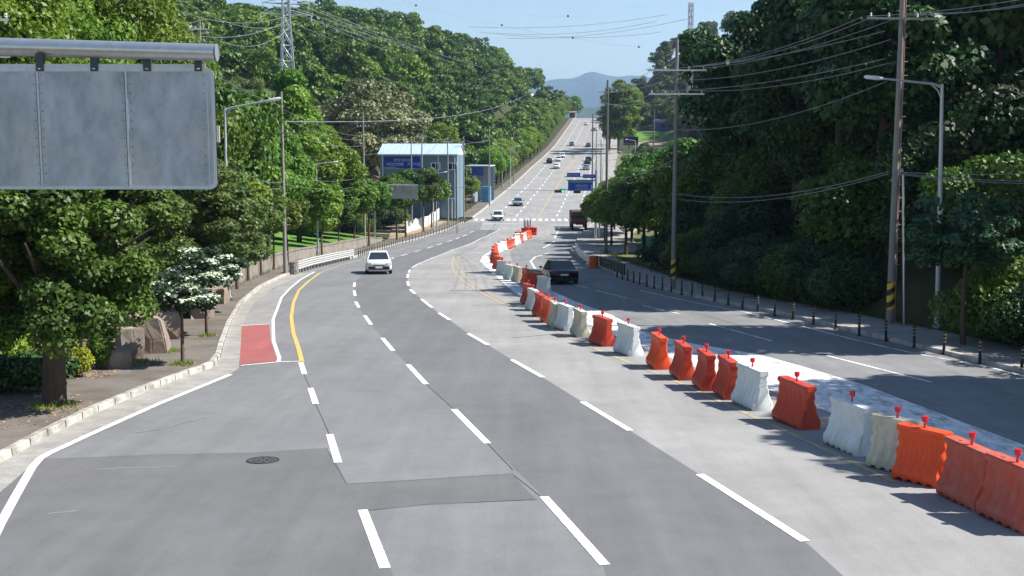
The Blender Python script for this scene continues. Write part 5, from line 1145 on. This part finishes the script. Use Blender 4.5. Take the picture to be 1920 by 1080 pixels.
# ---------------------------------------------------------------- lattice towers
def lattice(name, label, xb, Y, ytop, wb, wt, arms, zb=None, m=None, ybot=None):
    zt = at(xb, ytop, Y).z; X = at(xb, 100, Y).x; z0 = float(terrain(X, Y)); z0 = min(z0, at(xb, ybot, Y).z - 3) if ybot else z0; h = zt - z0; root = empty(name, (X, Y, z0), R(20), label, 'pylon'); mb = MB(); n = 9; r = .13
    lv = [h*(1 - (1 - i/n)**1.15) for i in range(n+1)]
    def wd(z): return wb + (wt - wb)*min(1, z/(h*.8))
    C4 = [(-1,-1),(1,-1),(1,1),(-1,1)]
    for i in range(n):
        a, b = lv[i], lv[i+1]; wa, wc = wd(a)/2, wd(b)/2
        for k in range(4):
            p, q = C4[k], C4[(k+1)%4]; mb.tube([(p[0]*wa,p[1]*wa,a),(p[0]*wc,p[1]*wc,b)], r, 4); mb.tube([(p[0]*wa,p[1]*wa,a),(q[0]*wc,q[1]*wc,b)], r*.6, 4); mb.tube([(q[0]*wa,q[1]*wa,a),(p[0]*wc,p[1]*wc,b)], r*.6, 4); mb.tube([(p[0]*wc,p[1]*wc,b),(q[0]*wc,q[1]*wc,b)], r*.6, 4)
    mb.build('lattice_mast', m or M['galv'], root)
    for (dz, w_) in arms:
        a = MB(); z = h - dz
        for s in (-1,1): a.tube([(0,s*.4,z),(w_/2,0,z+.15)], r*.7, 4); a.tube([(0,s*.4,z),(-w_/2,0,z+.15)], r*.7, 4); a.tube([(0,0,z+1.2),(s*w_/2,0,z+.15)], r*.6, 4)
        for s in (-1,1): a.tube([(s*w_/2,0,z+.15),(s*w_/2,0,z-1.0)], .12, 5)
        a.build('crossarm', m or M['galv'], root)
    return root
lattice('transmission_pylon', 'lattice steel pylon on the wooded ridge at the upper left', 538, 236, -16, 3.6, 1.3, ((.4,4),(2.4,9),(4.6,10)), ybot=74)
lattice('radio_mast', 'slender red and white lattice mast on the right ridge', 1294, 430, 5, 1.6, 1.3, (), m=mat('mast_pinkgrey', (.42,.38,.42), .6, .2), ybot=70)
# ---------------------------------------------------------------- wires
NW = [0]
def wire(p, q, sag, label, group, r=.018, m=None, name='power_line'):
    p = Vector(p); q = Vector(q); n = 18; pts = [p.lerp(q, i/n) - Vector((0,0,4*sag*(i/n)*(1-i/n))) for i in range(n+1)]; mb = MB(); mb.tube(pts, r, 4, cap=False); o = mb.build(name, m or M['wire']); tag(o, label, 'power line', group); return o
def wp(x0, y0, Y0, x1, y1, Y1, sag, label, group, **k): return wire(at(x0,y0,Y0), at(x1,y1,Y1), sag, label, group, **k)
gR = 'power lines between the right hand poles'; lR = 'thin power line strung from the tall right pole towards the crossarm pole'
for (xa, ya, xb, yb) in [(1616,32,1300,124),(1640,30,1312,125),(1700,27,1320,128),(1660,58,1210,130),(1670,74,1290,150),(1660,110,1225,170),(1668,118,1300,170)]:
    wp(xa, ya, 48, xb, yb, 68.6, .35, lR, gR, r=.012)
for (xa, ya, xb, yb) in [(1625,30,1920,-2),(1700,28,1920,8),(1740,24,1960,5)]: wp(xa, ya, 48, xb, yb, 38, .1, 'power line leaving the top of the tall right pole to the right', 'power lines right of the tall pole', r=.012)
for (xa, ya, xb, yb) in [(1676,322,1960,324),(1680,324,1960,340),(1680,326,1960,345)]: wp(xa, ya, 48, xb, yb, 40, .08, 'low cable running right from the middle of the tall pole', 'low cables right of the tall pole', r=.012)
for (xa, ya, xb, yb) in [(1665,322,1262,362),(1665,326,1262,372),(1664,152,1262,243)]: wp(xa, ya, 48, xb, yb, 68.6, .6, 'low cable from the middle of the tall right pole to the crossarm pole', 'low cables between the right poles', r=.012)
for (xa, ya, xb, yb) in [(1222,131,1137,160),(1245,131,1137,165),(1290,131,1140,168),(1230,172,1120,190),(1290,172,1130,192),(1262,300,1137,330),(1262,243,1137,300)]: wp(xa, ya, 68.6, xb, yb, 120, .5, 'power line from the crossarm pole towards the climbing road', 'power lines towards the climbing road', r=.015)
for (xa, ya, xb, yb) in [(1137,160,1110,216),(1137,175,1110,225),(1140,165,1110,218)]: wp(xa, ya, 120, xb, yb, 178, .8, 'power line between the dark poles beside the climbing road', 'power lines beside the climbing road', r=.02)
# left side low wires
for (xa, ya, Ya_, xb, yb, Yb2) in [(235,20,60,385,35,92),(240,40,60,385,48,92),(250,36,60,532,200,84),(10,22,40,60,70,60),(532,205,84,683,255,140),(532,222,84,683,262,140),(540,250,84,683,272,140),(385,110,92,532,215,84),(532,330,84,683,330,140),(532,345,84,683,345,140),(428,300,62,532,340,84),(428,310,62,532,352,84),(683,290,140,772,262,176),(683,250,140,772,258,176),(772,258,176,792,252,168),(792,250,168,840,259,172),(840,258,172,870,257,186),(840,300,172,870,305,186),(870,262,186,918,262,215),(597,345,110,683,350,140),(597,352,110,683,362,140),(772,270,176,918,262,215)]:
    wp(xa, ya, Ya_, xb, yb, Yb2, .5, 'thin service cable strung between the poles on the left side', 'service cables on the left side', r=.014)
wp(683, 338, 140, 1110, 357, 150, .4, 'straight cable crossing over the road at the traffic signal', 'cables crossing the road', r=.022, m=M['wire_dark'])
wp(532, 228, 84, 985, 178, 320, 2.0, 'long pale cable running along the left hillside', 'long cables on the hillside', r=.03)
# transmission lines over the valley
hv = [(510,10,1075,132),(545,12,1090,140),(575,14,1100,150),(515,28,1040,180),(560,26,1060,165),(600,20,1110,140)]
for (xa, ya, xb, yb) in hv: wp(xa, ya, 236, xb, yb, 900, 8, 'high transmission line descending from the pylon across the valley', 'transmission lines across the valley', r=.06)
for (xa, ya, xb, yb) in [(538,46,300,-30),(538,30,250,-20),(545,50,380,60),(545,36,270,40)]: wp(xa, ya, 236, xb, yb, 190, 3, 'transmission line leaving the pylon to the upper left', 'transmission lines left of the pylon', r=.04)
for (xa, ya, xb, yb) in [(880,50,1250,27),(930,62,1230,40),(900,60,1240,60),(950,72,1290,35)]: wp(xa, ya, 420, xb, yb, 430, 2.0, 'faint line stretched across the sky between the two ridges', 'faint lines across the sky', r=.07)
# marker balls on one sagging line
ball_m = mat('marker_ball_dark', (.03,.02,.03), .6)
bw_ = [(780,10),(941,47),(1074,71),(1198,88)]
wp(640, -40, 380, 780, 10, 380, .0, 'line carrying the marker balls, upper part', 'marker ball line', r=.03)
for a, b, Y in ((bw_[0],bw_[1],380),(bw_[1],bw_[2],380),(bw_[2],bw_[3],380)): wp(a[0], a[1], Y, b[0], b[1], Y, .3, 'thin line carrying dark marker balls over the valley', 'marker ball line', r=.025)
for i, (x, y) in enumerate(bw_ + [(1065,30)]):
    p = at(x, y, 380); mb = MB(); mb.lathe([(.02,-.33),(.2,-.27),(.31,-.12),(.33,0),(.31,.12),(.2,.27),(.02,.33)], n=12); o = mb.build('marker_ball', ball_m, smooth=True, loc=p); tag(o, 'dark round marker ball on a line in the sky, %s' % ['highest left one','second from the left','lower middle one','rightmost one','single one above the middle'][i], 'marker ball', 'marker balls in the sky')
wp(980, 28, 380, 1150, 33, 380, .3, 'faint upper line carrying a single marker ball', 'marker ball line', r=.02)
# ---------------------------------------------------------------- haze
hm = bpy.data.materials.new('haze'); hm.use_nodes = True; hn = hm.node_tree.nodes; hn.remove(hn['Principled BSDF']); pv = hn.new('ShaderNodeVolumePrincipled'); pv.inputs['Color'].default_value = (.48,.70,1,1); pv.inputs['Density'].default_value = .00013; pv.inputs['Anisotropy'].default_value = .3
hm.node_tree.links.new(pv.outputs[0], hn['Material Output'].inputs['Volume'])
hz = MB().box((0, 5400, 250), (24000, 11000, 592)).build('haze', hm, kind='stuff')
hz['label'] = 'thin pale blue summer haze filling the valley'; hz['category'] = 'haze'
# ---------------------------------------------------------------- finish
for o in list(bpy.data.objects):
    if '_u' in o.keys():
        if not o['_u']:
            for ch in list(o.children): bpy.data.objects.remove(ch)
            bpy.data.objects.remove(o)
        else: del o['_u']
